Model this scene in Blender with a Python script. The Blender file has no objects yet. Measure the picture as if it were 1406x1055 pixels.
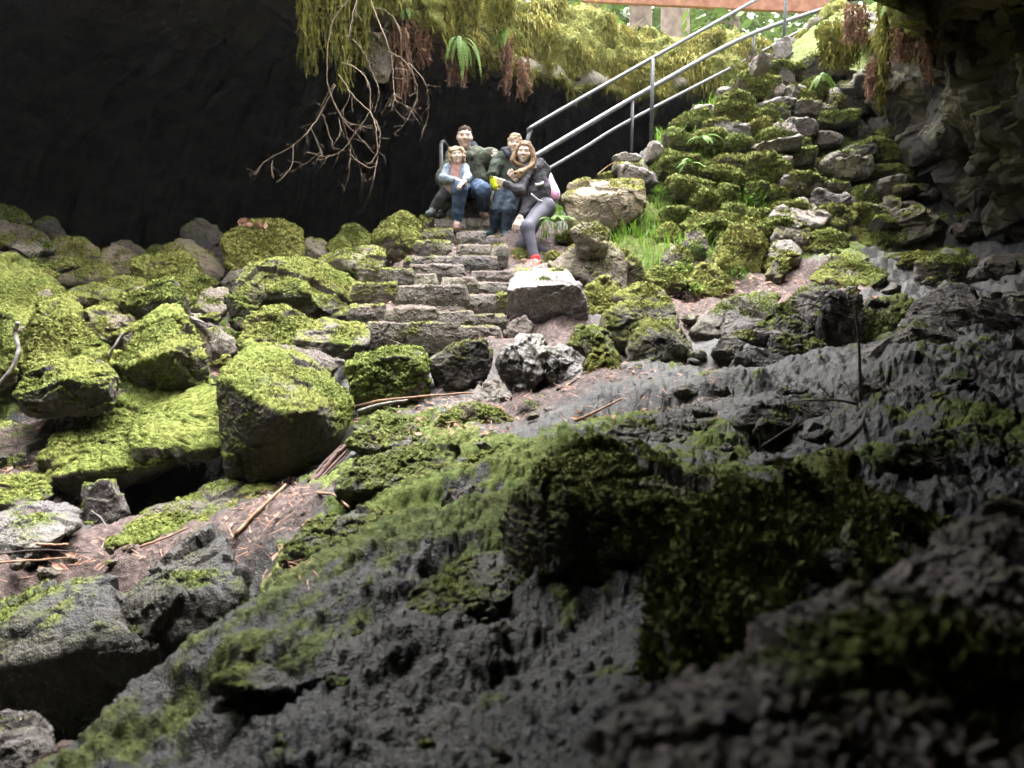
import bpy, bmesh, math, random
import numpy as np
from mathutils import Vector, Matrix

random.seed(7)
RNG = np.random.default_rng(7)
S = bpy.context.scene
COL = S.collection

# ------------------------------------------------------------------ camera
F = 1062.0                       # focal length in photo pixels (1406 wide)
TILT = math.radians(7.5)         # camera looks slightly down
cam_d = bpy.data.cameras.new("camera")
cam = bpy.data.objects.new("camera", cam_d)
COL.objects.link(cam)
cam_d.sensor_width = 36.0
cam_d.lens = 36.0 * F / 1406.0
cam_d.clip_start = 0.05
cam_d.clip_end = 400.0
cam_d.dof.use_dof = True
cam_d.dof.focus_distance = 6.6
cam_d.dof.aperture_fstop = 4.2
cam.location = (0, 0, 0)
cam.rotation_euler = (math.radians(90) - TILT, 0, 0)
S.camera = cam

# ------------------------------------------------------------------ sky and sun
SUN_EL, SUN_AZ = 71.0, 4.0      # azimuth clockwise from +Y
w = bpy.data.worlds.new("World")
S.world = w
w.use_nodes = True
wn = w.node_tree
wn.nodes.clear()
sky = wn.nodes.new("ShaderNodeTexSky")
sky.sky_type = 'NISHITA'
sky.sun_disc = False
sky.sun_elevation = math.radians(SUN_EL)
sky.sun_rotation = math.radians(SUN_AZ)
sky.air_density = 1.0
sky.dust_density = 6.0
sky.ozone_density = 1.0
hs = wn.nodes.new("ShaderNodeHueSaturation")   # overcast: the cloud sheet takes the blue out
hs.inputs["Saturation"].default_value = 0.12
bg = wn.nodes.new("ShaderNodeBackground")
bg.inputs["Strength"].default_value = 0.15
wo = wn.nodes.new("ShaderNodeOutputWorld")
wn.links.new(sky.outputs[0], hs.inputs["Color"])
wn.links.new(hs.outputs[0], bg.inputs[0])
wn.links.new(bg.outputs[0], wo.inputs[0])

sun_d = bpy.data.lights.new("sun", 'SUN')
sun_d.energy = 0.9
sun_d.angle = math.radians(60)
sun_d.color = (1.0, 0.97, 0.93)
sun = bpy.data.objects.new("sun", sun_d)
COL.objects.link(sun)
_el, _az = math.radians(SUN_EL), math.radians(SUN_AZ)
_dir = Vector((math.sin(_az) * math.cos(_el), math.cos(_az) * math.cos(_el), math.sin(_el)))
sun.rotation_euler = _dir.to_track_quat('Z', 'Y').to_euler()

S.view_settings.view_transform = 'Standard'
S.view_settings.look = 'None'
S.view_settings.exposure = 3.2
S.view_settings.gamma = 1.0
S.render.engine = 'CYCLES'
S.cycles.use_denoising = True
S.cycles.max_bounces = 6
S.cycles.diffuse_bounces = 5
S.cycles.sample_clamp_indirect = 4.0
S.cycles.adaptive_threshold = 0.03

# ------------------------------------------------------------------ coordinates
FWD = np.array([0, math.cos(TILT), -math.sin(TILT)])
UP = np.array([0, math.sin(TILT), math.cos(TILT)])
RT = np.array([1.0, 0, 0])

def P(px, py, d):
    """world point seen at photo pixel (px, py), d metres along the camera axis"""
    return d * (RT * ((px - 703.0) / F) + UP * ((527.5 - py) / F) + FWD)

def PV(px, py, d):
    return Vector(P(px, py, d))

# ------------------------------------------------------------------ noise (numpy)
_G = RNG.normal(size=(256, 3))
_G = (_G / np.linalg.norm(_G, axis=1)[:, None]).astype(np.float32)
_PM = np.concatenate([RNG.permutation(256)] * 2).astype(np.int32)

def perlin(p, seed=0):
    p = np.asarray(p, np.float32)
    fl = np.floor(p)
    ip = fl.astype(np.int32)
    f = p - fl
    u = f * f * f * (f * (f * 6 - 15) + 10)
    out = np.zeros(len(p), np.float32)
    x0 = (ip[:, 0] + seed * 37) & 255
    y0, z0 = ip[:, 1] & 255, ip[:, 2] & 255
    for dx in (0, 1):
        wx = u[:, 0] if dx else 1 - u[:, 0]
        hx = _PM[x0 + dx]
        fx = f[:, 0] - dx
        for dy in (0, 1):
            wxy = wx * (u[:, 1] if dy else 1 - u[:, 1])
            hy = _PM[(hx + y0 + dy) & 511]
            fy = f[:, 1] - dy
            for dz in (0, 1):
                g = _G[_PM[(hy + z0 + dz) & 511]]
                out += wxy * (u[:, 2] if dz else 1 - u[:, 2]) * (g[:, 0] * fx + g[:, 1] * fy + g[:, 2] * (f[:, 2] - dz))
    return out * 1.6

def fbm(p, scale, octs=4, seed=0, gain=0.5):
    p = np.asarray(p, np.float32) * scale
    a, s, n = 1.0, np.zeros(len(p), np.float32), 0.0
    for i in range(octs):
        s += a * perlin(p + 17.3 * i, seed + i)
        n += a
        a *= gain
        p = p * 2.03
    return s / n

def billow(p, scale, octs=2, seed=0):
    """rounded pillows with sharp creases between them, about -1 .. 1.5"""
    p = np.asarray(p, np.float32) * scale
    a, s, n = 1.0, np.zeros(len(p), np.float32), 0.0
    for i in range(octs):
        s += a * (4 * np.abs(perlin(p + 9.1 * i, seed + i)) - 1)
        n += a
        a *= 0.5
        p = p * 2.1
    return s / n

def plates(p, scale, seed=0):
    """broken flat facets: each cell is a small tilted plane"""
    p = np.asarray(p, np.float32) * scale
    b = np.floor(p - 0.5).astype(np.int32)
    best = np.full(len(p), 9.0, np.float32)
    out = np.zeros(len(p), np.float32)
    for dx in (0, 1):
        for dy in (0, 1):
            for dz in (0, 1):
                h = _PM[(_PM[(_PM[(b[:, 0] + dx + seed * 37) & 255] + b[:, 1] + dy) & 511] + b[:, 2] + dz) & 511]
                c = b + np.array([dx, dy, dz], np.int32) + 0.5 + 0.42 * _G[h]
                v = p - c
                d2 = (v * v).sum(1)
                w = d2 < best
                best = np.where(w, d2, best)
                out = np.where(w, (v * _G[(h * 7 + 3) & 255]).sum(1) + 0.5 * _G[(h * 5 + 1) & 255][:, 0], out)
    return out

def sstep(a, b, x):
    t = np.clip((x - a) / (b - a), 0, 1)
    return t * t * (3 - 2 * t)

# ------------------------------------------------------------------ meshes
def mesh_np(name, verts, faces, mat=None, attrs=None, smooth=True, parent=None):
    """faces: (n,3) or (n,4) int array, or a list of such arrays"""
    me = bpy.data.meshes.new(name)
    verts = np.asarray(verts, np.float32)
    fl = faces if isinstance(faces, (list, tuple)) and len(faces) and isinstance(faces[0], np.ndarray) and faces[0].ndim == 2 else [np.asarray(faces, np.int32)]
    fl = [np.asarray(f, np.int32) for f in fl if len(f)]
    loops = np.concatenate([f.ravel() for f in fl])
    totals = np.concatenate([np.full(len(f), f.shape[1], np.int32) for f in fl])
    starts = np.concatenate([[0], np.cumsum(totals)[:-1]]).astype(np.int32)
    me.vertices.add(len(verts))
    me.vertices.foreach_set("co", verts.ravel())
    me.loops.add(len(loops))
    me.loops.foreach_set("vertex_index", loops)
    me.polygons.add(len(totals))
    me.polygons.foreach_set("loop_start", starts)
    me.polygons.foreach_set("loop_total", totals)
    me.polygons.foreach_set("use_smooth", np.full(len(totals), bool(smooth)))
    me.update(calc_edges=True)
    if attrs:
        for k, v in attrs.items():
            a = me.attributes.new(k, 'FLOAT', 'POINT')
            a.data.foreach_set("value", np.asarray(v, np.float32))
    if mat is not None:
        me.materials.append(mat)
    o = bpy.data.objects.new(name, me)
    COL.objects.link(o)
    if parent is not None:
        o.parent = parent
    return o

def tag(o, label=None, cat=None, group=None, kind=None):
    if label: o["label"] = label
    if cat: o["category"] = cat
    if group: o["group"] = group
    if kind: o["kind"] = kind
    return o

def thing(name, label, cat, loc=(0, 0, 0), group=None):
    o = bpy.data.objects.new(name, None)
    o.empty_display_size = 0.1
    COL.objects.link(o)
    o.location = Vector([float(c) for c in loc])
    return tag(o, label, cat, group)

def put(o, parent):
    """parent a world-space mesh under an (unrotated) thing, keeping its place"""
    o.parent = parent
    o.matrix_parent_inverse = Matrix.Translation(-parent.location)
    return o

def vnormals(v, f):
    n = np.zeros_like(v)
    fn = np.cross(v[f[:, 1]] - v[f[:, 0]], v[f[:, 2]] - v[f[:, 0]])
    for k in range(3):
        for c in range(3):
            n[:, c] += np.bincount(f[:, k], fn[:, c], len(v))
    return n / (np.linalg.norm(n, axis=1)[:, None] + 1e-12)

class MB:
    """collects small pieces into one mesh"""
    def __init__(self):
        self.v, self.q, self.t, self.n = [], [], [], 0
    def add(self, v, quads=None, tris=None):
        v = np.asarray(v, np.float32)
        self.v.append(v)
        if quads is not None and len(quads): self.q.append(np.asarray(quads, np.int32) + self.n)
        if tris is not None and len(tris): self.t.append(np.asarray(tris, np.int32) + self.n)
        self.n += len(v)
    def tube(self, pts, rad, seg=8, cap=True):
        pts = np.asarray(pts, float)
        n = len(pts)
        rad = np.full(n, rad, float) if np.isscalar(rad) else np.asarray(rad, float)
        tan = np.gradient(pts, axis=0)
        tan /= np.linalg.norm(tan, axis=1)[:, None] + 1e-12
        ref = np.array([0, 0, 1.0]) if abs(tan[0][2]) < 0.9 else np.array([1.0, 0, 0])
        vs = []
        a = np.linspace(0, 2 * np.pi, seg, endpoint=False)
        u = None
        for i in range(n):
            b = ref if u is None else u
            u = b - tan[i] * (b @ tan[i])
            u /= np.linalg.norm(u) + 1e-12
            w_ = np.cross(tan[i], u)
            vs.append(pts[i] + rad[i] * (np.cos(a)[:, None] * u + np.sin(a)[:, None] * w_))
        v = np.concatenate(vs)
        q = []
        for i in range(n - 1):
            for k in range(seg):
                k2 = (k + 1) % seg
                q.append((i * seg + k, i * seg + k2, (i + 1) * seg + k2, (i + 1) * seg + k))
        t = []
        if cap:
            c0, c1 = len(v), len(v) + 1
            v = np.concatenate([v, pts[:1], pts[-1:]])
            for k in range(seg):
                k2 = (k + 1) % seg
                t.append((c0, k2, k))
                t.append((c1, (n - 1) * seg + k, (n - 1) * seg + k2))
        self.add(v, q, t)
        return self
    def build(self, name, mat, parent=None, smooth=True, attrs=None):
        v = np.concatenate(self.v)
        fs = []
        if self.q: fs.append(np.concatenate(self.q))
        if self.t: fs.append(np.concatenate(self.t))
        o = mesh_np(name, v, fs, mat, attrs, smooth)
        if parent is not None: put(o, parent)
        return o

def smooth_path(pts, n=8):
    """Catmull-Rom through the points"""
    p = np.asarray(pts, float)
    p = np.concatenate([2 * p[:1] - p[1:2], p, 2 * p[-1:] - p[-2:-1]])
    out = []
    for i in range(1, len(p) - 2):
        for k in range(n):
            t = k / n
            out.append(0.5 * ((2 * p[i]) + (-p[i - 1] + p[i + 1]) * t + (2 * p[i - 1] - 5 * p[i] + 4 * p[i + 1] - p[i + 2]) * t * t
                       + (-p[i - 1] + 3 * p[i] - 3 * p[i + 1] + p[i + 2]) * t ** 3))
    out.append(p[-2])
    return np.array(out)

# ------------------------------------------------------------------ materials
def new_mat(name):
    m = bpy.data.materials.new(name)
    m.use_nodes = True
    nt = m.node_tree
    return m, nt, nt.nodes["Principled BSDF"]

def N(nt, kind, **kw):
    n = nt.nodes.new(kind)
    for k, v in kw.items():
        setattr(n, k, v)
    return n

def lk(nt, a, b): nt.links.new(a, b)

def mixc(nt, fac, a, b, mode='MIX'):
    n = N(nt, "ShaderNodeMix", data_type='RGBA', blend_type=mode)
    for s, v in ((n.inputs[0], fac), (n.inputs[6], a), (n.inputs[7], b)):
        if hasattr(v, "links") or hasattr(v, "is_linked"): lk(nt, v, s)
        elif isinstance(v, (int, float)): s.default_value = v
        else: s.default_value = (*v, 1)
    return n.outputs[2]

def mth(nt, op, a, b=None, c=None, clamp=False):
    n = N(nt, "ShaderNodeMath", operation=op, use_clamp=clamp)
    for s, v in zip(n.inputs, (a, b, c)):
        if v is None: continue
        if isinstance(v, (int, float)): s.default_value = v
        else: lk(nt, v, s)
    return n.outputs[0]

def noise_n(nt, scale, detail=3, vec=None, rough=0.55):
    n = N(nt, "ShaderNodeTexNoise")
    n.inputs["Scale"].default_value = scale
    n.inputs["Detail"].default_value = detail
    n.inputs["Roughness"].default_value = rough
    if vec is not None: lk(nt, vec, n.inputs["Vector"])
    return n.outputs["Fac"]

def ramp(nt, fac, stops):
    n = N(nt, "ShaderNodeValToRGB")
    e = n.color_ramp.elements
    while len(e) > 1: e.remove(e[-1])
    e[0].position, e[0].color = stops[0][0], (*stops[0][1], 1)
    for p_, c_ in stops[1:]:
        x = e.new(p_); x.color = (*c_, 1)
    lk(nt, fac, n.inputs[0])
    return n.outputs[0]

def make_rock_mat():
    """basalt with moss and needle litter; moss/dirt amounts come from the mesh, stone tone from the object's colour"""
    m, nt, bs = new_mat("basalt_and_moss")
    geo = N(nt, "ShaderNodeNewGeometry").outputs["Position"]
    info = N(nt, "ShaderNodeObjectInfo")
    sep = N(nt, "ShaderNodeSeparateColor")
    lk(nt, info.outputs["Color"], sep.inputs[0])
    tone, hue, wet = sep.outputs[0], sep.outputs[1], sep.outputs[2]
    am = N(nt, "ShaderNodeAttribute", attribute_name="moss").outputs["Fac"]
    ad = N(nt, "ShaderNodeAttribute", attribute_name="dirt").outputs["Fac"]
    n1 = noise_n(nt, 4.0, 4, geo, 0.65)
    n2 = noise_n(nt, 38.0, 4, geo, 0.6)
    n3 = noise_n(nt, 150.0, 2, geo, 0.6)
    # stone
    rc = ramp(nt, n1, [(0.28, (0.60, 0.56, 0.59)), (0.5, (0.92, 0.86, 0.88)), (0.72, (1.28, 1.20, 1.16))])
    rc2 = ramp(nt, n2, [(0.3, (0.50, 0.50, 0.52)), (0.55, (1.0, 1.0, 1.0)), (0.75, (1.45, 1.45, 1.43))])
    stone = mixc(nt, 0.8, rc, rc2, 'MULTIPLY')
    stone = mixc(nt, 1.0, stone, ramp(nt, n3, [(0.36, (0.35, 0.35, 0.35)), (0.47, (1.0, 1.0, 1.0)), (0.66, (1.25, 1.25, 1.25))]), 'MULTIPLY')
    tn = N(nt, "ShaderNodeCombineColor")
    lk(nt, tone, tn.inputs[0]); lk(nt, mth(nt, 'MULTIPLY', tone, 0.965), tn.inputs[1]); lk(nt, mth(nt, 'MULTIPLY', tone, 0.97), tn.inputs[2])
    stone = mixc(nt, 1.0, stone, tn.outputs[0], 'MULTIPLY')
    stone = mixc(nt, mth(nt, 'MULTIPLY', hue, 0.9, clamp=True), stone, mixc(nt, 1.0, stone, (1.18, 0.98, 0.66), 'MULTIPLY'))
    # a bloom of thin olive algae on the stone
    alg = N(nt, "ShaderNodeMapRange"); lk(nt, noise_n(nt, 2.3, 3, geo, 0.6), alg.inputs[0])
    alg.inputs[1].default_value, alg.inputs[2].default_value, alg.inputs[4].default_value = 0.42, 0.70, 0.8
    stone = mixc(nt, mth(nt, 'MULTIPLY', alg.outputs[0], hue), stone, (0.15, 0.135, 0.05))
    # litter
    dirt = ramp(nt, n2, [(0.3, (0.036, 0.024, 0.021)), (0.5, (0.088, 0.062, 0.056)), (0.7, (0.175, 0.125, 0.110))])
    df = mth(nt, 'ADD', ad, mth(nt, 'MULTIPLY', mth(nt, 'SUBTRACT', n3, 0.5), 0.7))
    dm = N(nt, "ShaderNodeMapRange"); lk(nt, df, dm.inputs[0])
    dm.inputs[1].default_value, dm.inputs[2].default_value = 0.3, 0.65
    base = mixc(nt, dm.outputs[0], stone, dirt)
    # moss
    mg = ramp(nt, n2, [(0.25, (0.022, 0.036, 0.006)), (0.5, (0.095, 0.130, 0.028)), (0.75, (0.235, 0.275, 0.085))])
    my = ramp(nt, n2, [(0.25, (0.055, 0.055, 0.010)), (0.5, (0.180, 0.178, 0.048)), (0.75, (0.320, 0.310, 0.105))])
    hue2 = mth(nt, 'ADD', hue, mth(nt, 'MULTIPLY', mth(nt, 'SUBTRACT', noise_n(nt, 3.1, 2, geo), 0.5), 1.1), clamp=True)
    moss = mixc(nt, hue2, mg, my)
    old = N(nt, "ShaderNodeMapRange"); lk(nt, n1, old.inputs[0])
    old.inputs[1].default_value, old.inputs[2].default_value, old.inputs[4].default_value = 0.56, 0.74, 0.65
    moss = mixc(nt, old.outputs[0], moss, (0.085, 0.070, 0.022))
    moss = mixc(nt, 1.0, moss, ramp(nt, n1, [(0.30, (0.62, 0.66, 0.6)), (0.46, (1.0, 1.0, 1.0))]), 'MULTIPLY')
    mf = mth(nt, 'ADD', am, mth(nt, 'MULTIPLY', mth(nt, 'SUBTRACT', n3, 0.5), 0.55))
    mm = N(nt, "ShaderNodeMapRange"); lk(nt, mf, mm.inputs[0])
    mm.inputs[1].default_value, mm.inputs[2].default_value = 0.22, 0.80
    base = mixc(nt, mm.outputs[0], base, moss)
    lk(nt, base, bs.inputs["Base Color"])
    # gloss
    r0 = mth(nt, 'SUBTRACT', 0.85, mth(nt, 'MULTIPLY', wet, mth(nt, 'ADD', 0.25, mth(nt, 'MULTIPLY', n2, 0.55))))
    cover = mth(nt, 'MAXIMUM', mm.outputs[0], mth(nt, 'MULTIPLY', dm.outputs[0], 0.8))
    rr = mth(nt, 'ADD', mth(nt, 'MULTIPLY', r0, mth(nt, 'SUBTRACT', 1.0, cover)), mth(nt, 'MULTIPLY', cover, 0.9))
    lk(nt, rr, bs.inputs["Roughness"])
    sp = mth(nt, 'SUBTRACT', mth(nt, 'ADD', 0.4, mth(nt, 'MULTIPLY', wet, 0.4)), mth(nt, 'MULTIPLY', cover, 0.4))
    lk(nt, sp, bs.inputs["Specular IOR Level"])
    # grain
    h = mth(nt, 'ADD', mth(nt, 'MULTIPLY', n2, 0.9), mth(nt, 'MULTIPLY', n3, 0.5))
    bp = N(nt, "ShaderNodeBump"); bp.inputs["Strength"].default_value = 0.9; bp.inputs["Distance"].default_value = 0.018
    lk(nt, h, bp.inputs["Height"]); lk(nt, bp.outputs[0], bs.inputs["Normal"])
    return m

def plain_mat(name, c0, c1, scale=20.0, rough=0.8, spec=0.3, metallic=0.0, bump=0.0, trans=0.0, detail=4):
    """two-tone noise material"""
    m, nt, bs = new_mat(name)
    tc = N(nt, "ShaderNodeTexCoord").outputs["Object"]
    n = noise_n(nt, scale, detail, tc)
    c = ramp(nt, n, [(0.32, c0), (0.68, c1)])
    lk(nt, c, bs.inputs["Base Color"])
    bs.inputs["Roughness"].default_value = rough
    bs.inputs["Specular IOR Level"].default_value = spec
    bs.inputs["Metallic"].default_value = metallic
    if bump:
        b = N(nt, "ShaderNodeBump"); b.inputs["Strength"].default_value = bump; b.inputs["Distance"].default_value = 0.01
        lk(nt, n, b.inputs["Height"]); lk(nt, b.outputs[0], bs.inputs["Normal"])
    if trans:
        tr = N(nt, "ShaderNodeBsdfTranslucent"); lk(nt, c, tr.inputs[0])
        mx = N(nt, "ShaderNodeMixShader"); mx.inputs[0].default_value = trans
        lk(nt, bs.outputs[0], mx.inputs[1]); lk(nt, tr.outputs[0], mx.inputs[2])
        lk(nt, mx.outputs[0], nt.nodes["Material Output"].inputs[0])
    return m

ROCK = make_rock_mat()
M = {}
M['metal'] = plain_mat("galvanised_pipe", (0.05, 0.05, 0.055), (0.10, 0.10, 0.105), 30, 0.5, 0.4, 0.2)
M['beam'] = plain_mat("weathered_orange_timber", (0.22, 0.095, 0.065), (0.36, 0.175, 0.125), 9, 0.8)
M['bark'] = plain_mat("bark", (0.07, 0.05, 0.04), (0.20, 0.15, 0.12), 9, 0.95, bump=0.6)
M['leaf'] = plain_mat("leaf_green", (0.05, 0.10, 0.015), (0.13, 0.20, 0.03), 6, 0.6, trans=0.4)
M['grass'] = plain_mat("grass_green", (0.08, 0.17, 0.012), (0.17, 0.30, 0.03), 8, 0.6, trans=0.4)
M['fern'] = plain_mat("fern_green", (0.07, 0.15, 0.02), (0.17, 0.28, 0.05), 8, 0.6, trans=0.35)
M['deadfern'] = plain_mat("dead_fern", (0.085, 0.045, 0.028), (0.24, 0.135, 0.085), 25, 0.9, trans=0.2)
M['drape'] = plain_mat("hanging_moss", (0.060, 0.060, 0.010), (0.19, 0.18, 0.035), 14, 0.95, trans=0.25)
M['rimmoss'] = plain_mat("rim_moss", (0.085, 0.085, 0.016), (0.27, 0.24, 0.055), 3.0, 0.95, trans=0.25)
M['twig'] = plain_mat("pale_twig", (0.13, 0.095, 0.065), (0.31, 0.235, 0.17), 40, 0.8)
M['darktwig'] = plain_mat("dark_twig", (0.03, 0.022, 0.017), (0.08, 0.06, 0.05), 40, 0.7)
M['redwood'] = plain_mat("wet_red_wood", (0.02, 0.009, 0.006), (0.09, 0.032, 0.018), 25, 0.6, bump=0.7)
M['stick'] = plain_mat("fallen_stick", (0.22, 0.13, 0.08), (0.42, 0.26, 0.17), 40, 0.8)
M['greystick'] = plain_mat("grey_stick", (0.08, 0.07, 0.065), (0.26, 0.235, 0.215), 40, 0.7)
M['litter'] = plain_mat("dry_leaf_litter", (0.24, 0.11, 0.07), (0.50, 0.30, 0.22), 30, 0.8)
# ------------------------------------------------------------------ ground: one sheet through measured points
GC = """0,1055,2.0 110,1055,1.75 220,960,2.15 330,860,2.5 400,720,2.95 250,900,1.9 130,1050,1.5 420,1055,1.2 600,1055,1.08 800,1055,.95
1000,1055,.8 1400,1055,.6 450,900,1.6 650,900,1.42 850,930,1.3 420,780,2.35 600,780,2.0 720,760,1.9 1000,800,1.5 1300,850,1.0
480,690,2.8 620,690,2.55 780,680,2.4 950,650,2.35 1150,650,2.0 1400,660,1.7 520,600,3.6 700,600,3.4 900,590,3.1 1100,590,2.75
1300,590,2.4 1400,570,2.4 520,550,4.2 700,550,4.1 900,530,4.0 1100,520,3.7 1300,505,3.6 1400,480,3.7 620,490,4.8 720,490,4.8
830,500,4.5 960,490,4.6 1090,500,4.2 720,455,5.3 960,440,5.5 1060,430,5.2 1200,440,5.0 1400,430,4.9
590,480,4.95 590,420,5.6 620,370,6.3 640,320,7.2 650,300,7.7 20,780,3.0 200,750,3.1 60,700,3.4 300,740,3.0 20,640,3.9 150,700,3.85 240,690,4.2
340,690,3.95 20,560,4.5 180,530,4.5 300,500,4.7 330,430,5.6 250,400,6.0 100,490,4.7 30,400,5.6 100,370,6.3 30,330,7.0 200,360,6.8
330,370,6.6 450,350,6.8 540,340,6.9 550,310,7.5 800,330,7.2 850,300,7.6 900,330,7.0 930,400,6.2 1000,400,6.3 1050,380,6.5
1000,300,7.4 900,260,7.8 1100,380,6.5 1150,350,6.9 1220,380,6.5 1300,390,6.2 1400,395,5.8 1100,300,7.6 1200,330,7.4 1300,340,7.6
900,193,8.2 955,158,8.8 1000,128,9.3 1050,95,10 1090,60,10.6 1130,22,11.5"""
gp = [P(*map(float, s.split(","))) for s in GC.split()]
gp += [np.array(q) for q in [(-5, 9.6, -0.1), (-2, 9.6, 0.0), (0.2, 9.8, 0.0), (-9, 9, 0.2), (-8, 5, 0.3), (-7, 2, -0.6), (-4, 0.5, -1.1), (-2, 1.2, -1.25),
                            (-5, 15, -0.5), (0, 15, -0.4), (1.2, 11.2, 0.3), (2.4, 12.6, 1.0), (4, 15, 0.6), (0, -4, -1.0), (-6, -5, -1.2), (6, -5, -.6),
                            (4, 2, -0.3), *[(P(a_, b_, c_)[0], P(a_, b_, c_)[1], z_) for a_, b_, c_, z_ in ((210, 905, 2.32, -1.55), (110, 985, 2.2, -1.6), (295, 850, 2.5, -1.5), (20, 960, 2.5, -1.5), (250, 870, 2.25, -1.5))], P(180, 965, 1.72), P(300, 870, 2.02), P(360, 822, 2.2), P(140, 1020, 1.58), (7, 4, 0.2), (5.5, 7, 0.5), (8, 9, 1.0), (4.9, 11.0, 3.7), (4.6, 13.5, 3.9), (14, 14, 2.0), (-14, 14, 0),
                            (1.0, -0.3, -.42), (0.2, -0.5, -0.7), (-0.4, 0.1, -0.95)]]
gp = np.array(gp)

class RBF:
    def __init__(self, xy, z, lam=0.02):
        self.xy = xy
        n = len(xy)
        D = np.linalg.norm(xy[:, None] - xy[None], axis=2)
        A = np.zeros((n + 3, n + 3))
        A[:n, :n] = -D + lam * np.eye(n) * -1
        A[:n, n] = 1; A[:n, n + 1:] = xy
        A[n, :n] = 1; A[n + 1:, :n] = xy.T
        self.w = np.linalg.solve(A, np.concatenate([z, [0, 0, 0]]))
    def __call__(self, q):
        out = np.empty(len(q))
        for i in range(0, len(q), 50000):
            s = q[i:i + 50000]
            D = np.sqrt(((s[:, None] - self.xy[None]) ** 2).sum(2))
            out[i:i + 50000] = -D @ self.w[:-3] + self.w[-3] + s @ self.w[-2:]
        return out

GZ = RBF(gp[:, :2], gp[:, 2])
_dd = np.geomspace(0.35, 16, 700)

def gdepth(px, py):
    """depth at which the line of sight through a photo pixel meets the ground"""
    pts = np.array([P(px, py, d) for d in _dd])
    below = pts[:, 2] < GZ(pts[:, :2])
    i = np.argmax(below)
    return float(_dd[i]) if below[i] else 8.0

def ground_pt(px, py, lift=0.0):
    p = P(px, py, gdepth(px, py))
    p[2] += lift
    return p

def blobs(xy, spec, aniso=1.0):
    s = np.zeros(len(xy), np.float32)
    for px, py, r, a in spec:
        c = P(px, py, gdepth(px, py))[:2]
        s += a * np.exp(-((xy - c) ** 2).sum(1) / (r * r))
    return s

LEDGES = [(290, 905, 480, 935, .08), (480, 938, 700, 900, .05), (400, 762, 560, 690, .08), (560, 690, 700, 655, .06), (540, 832, 720, 722, .07), (380, 745, 470, 702, .05), (560, 622, 700, 592, .05), (250, 985, 420, 1000, .05), (500, 1000, 760, 960, .05),
          (900, 548, 1100, 522, .06), (1000, 592, 1250, 562, .06), (1180, 652, 1400, 612, .05), (820, 602, 960, 572, .05), (850, 546, 1000, 536, .04), (1150, 532, 1400, 516, .06), (1240, 602, 1400, 572, .05), (640, 780, 700, 740, .05), (420, 850, 600, 800, .05)]

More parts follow.
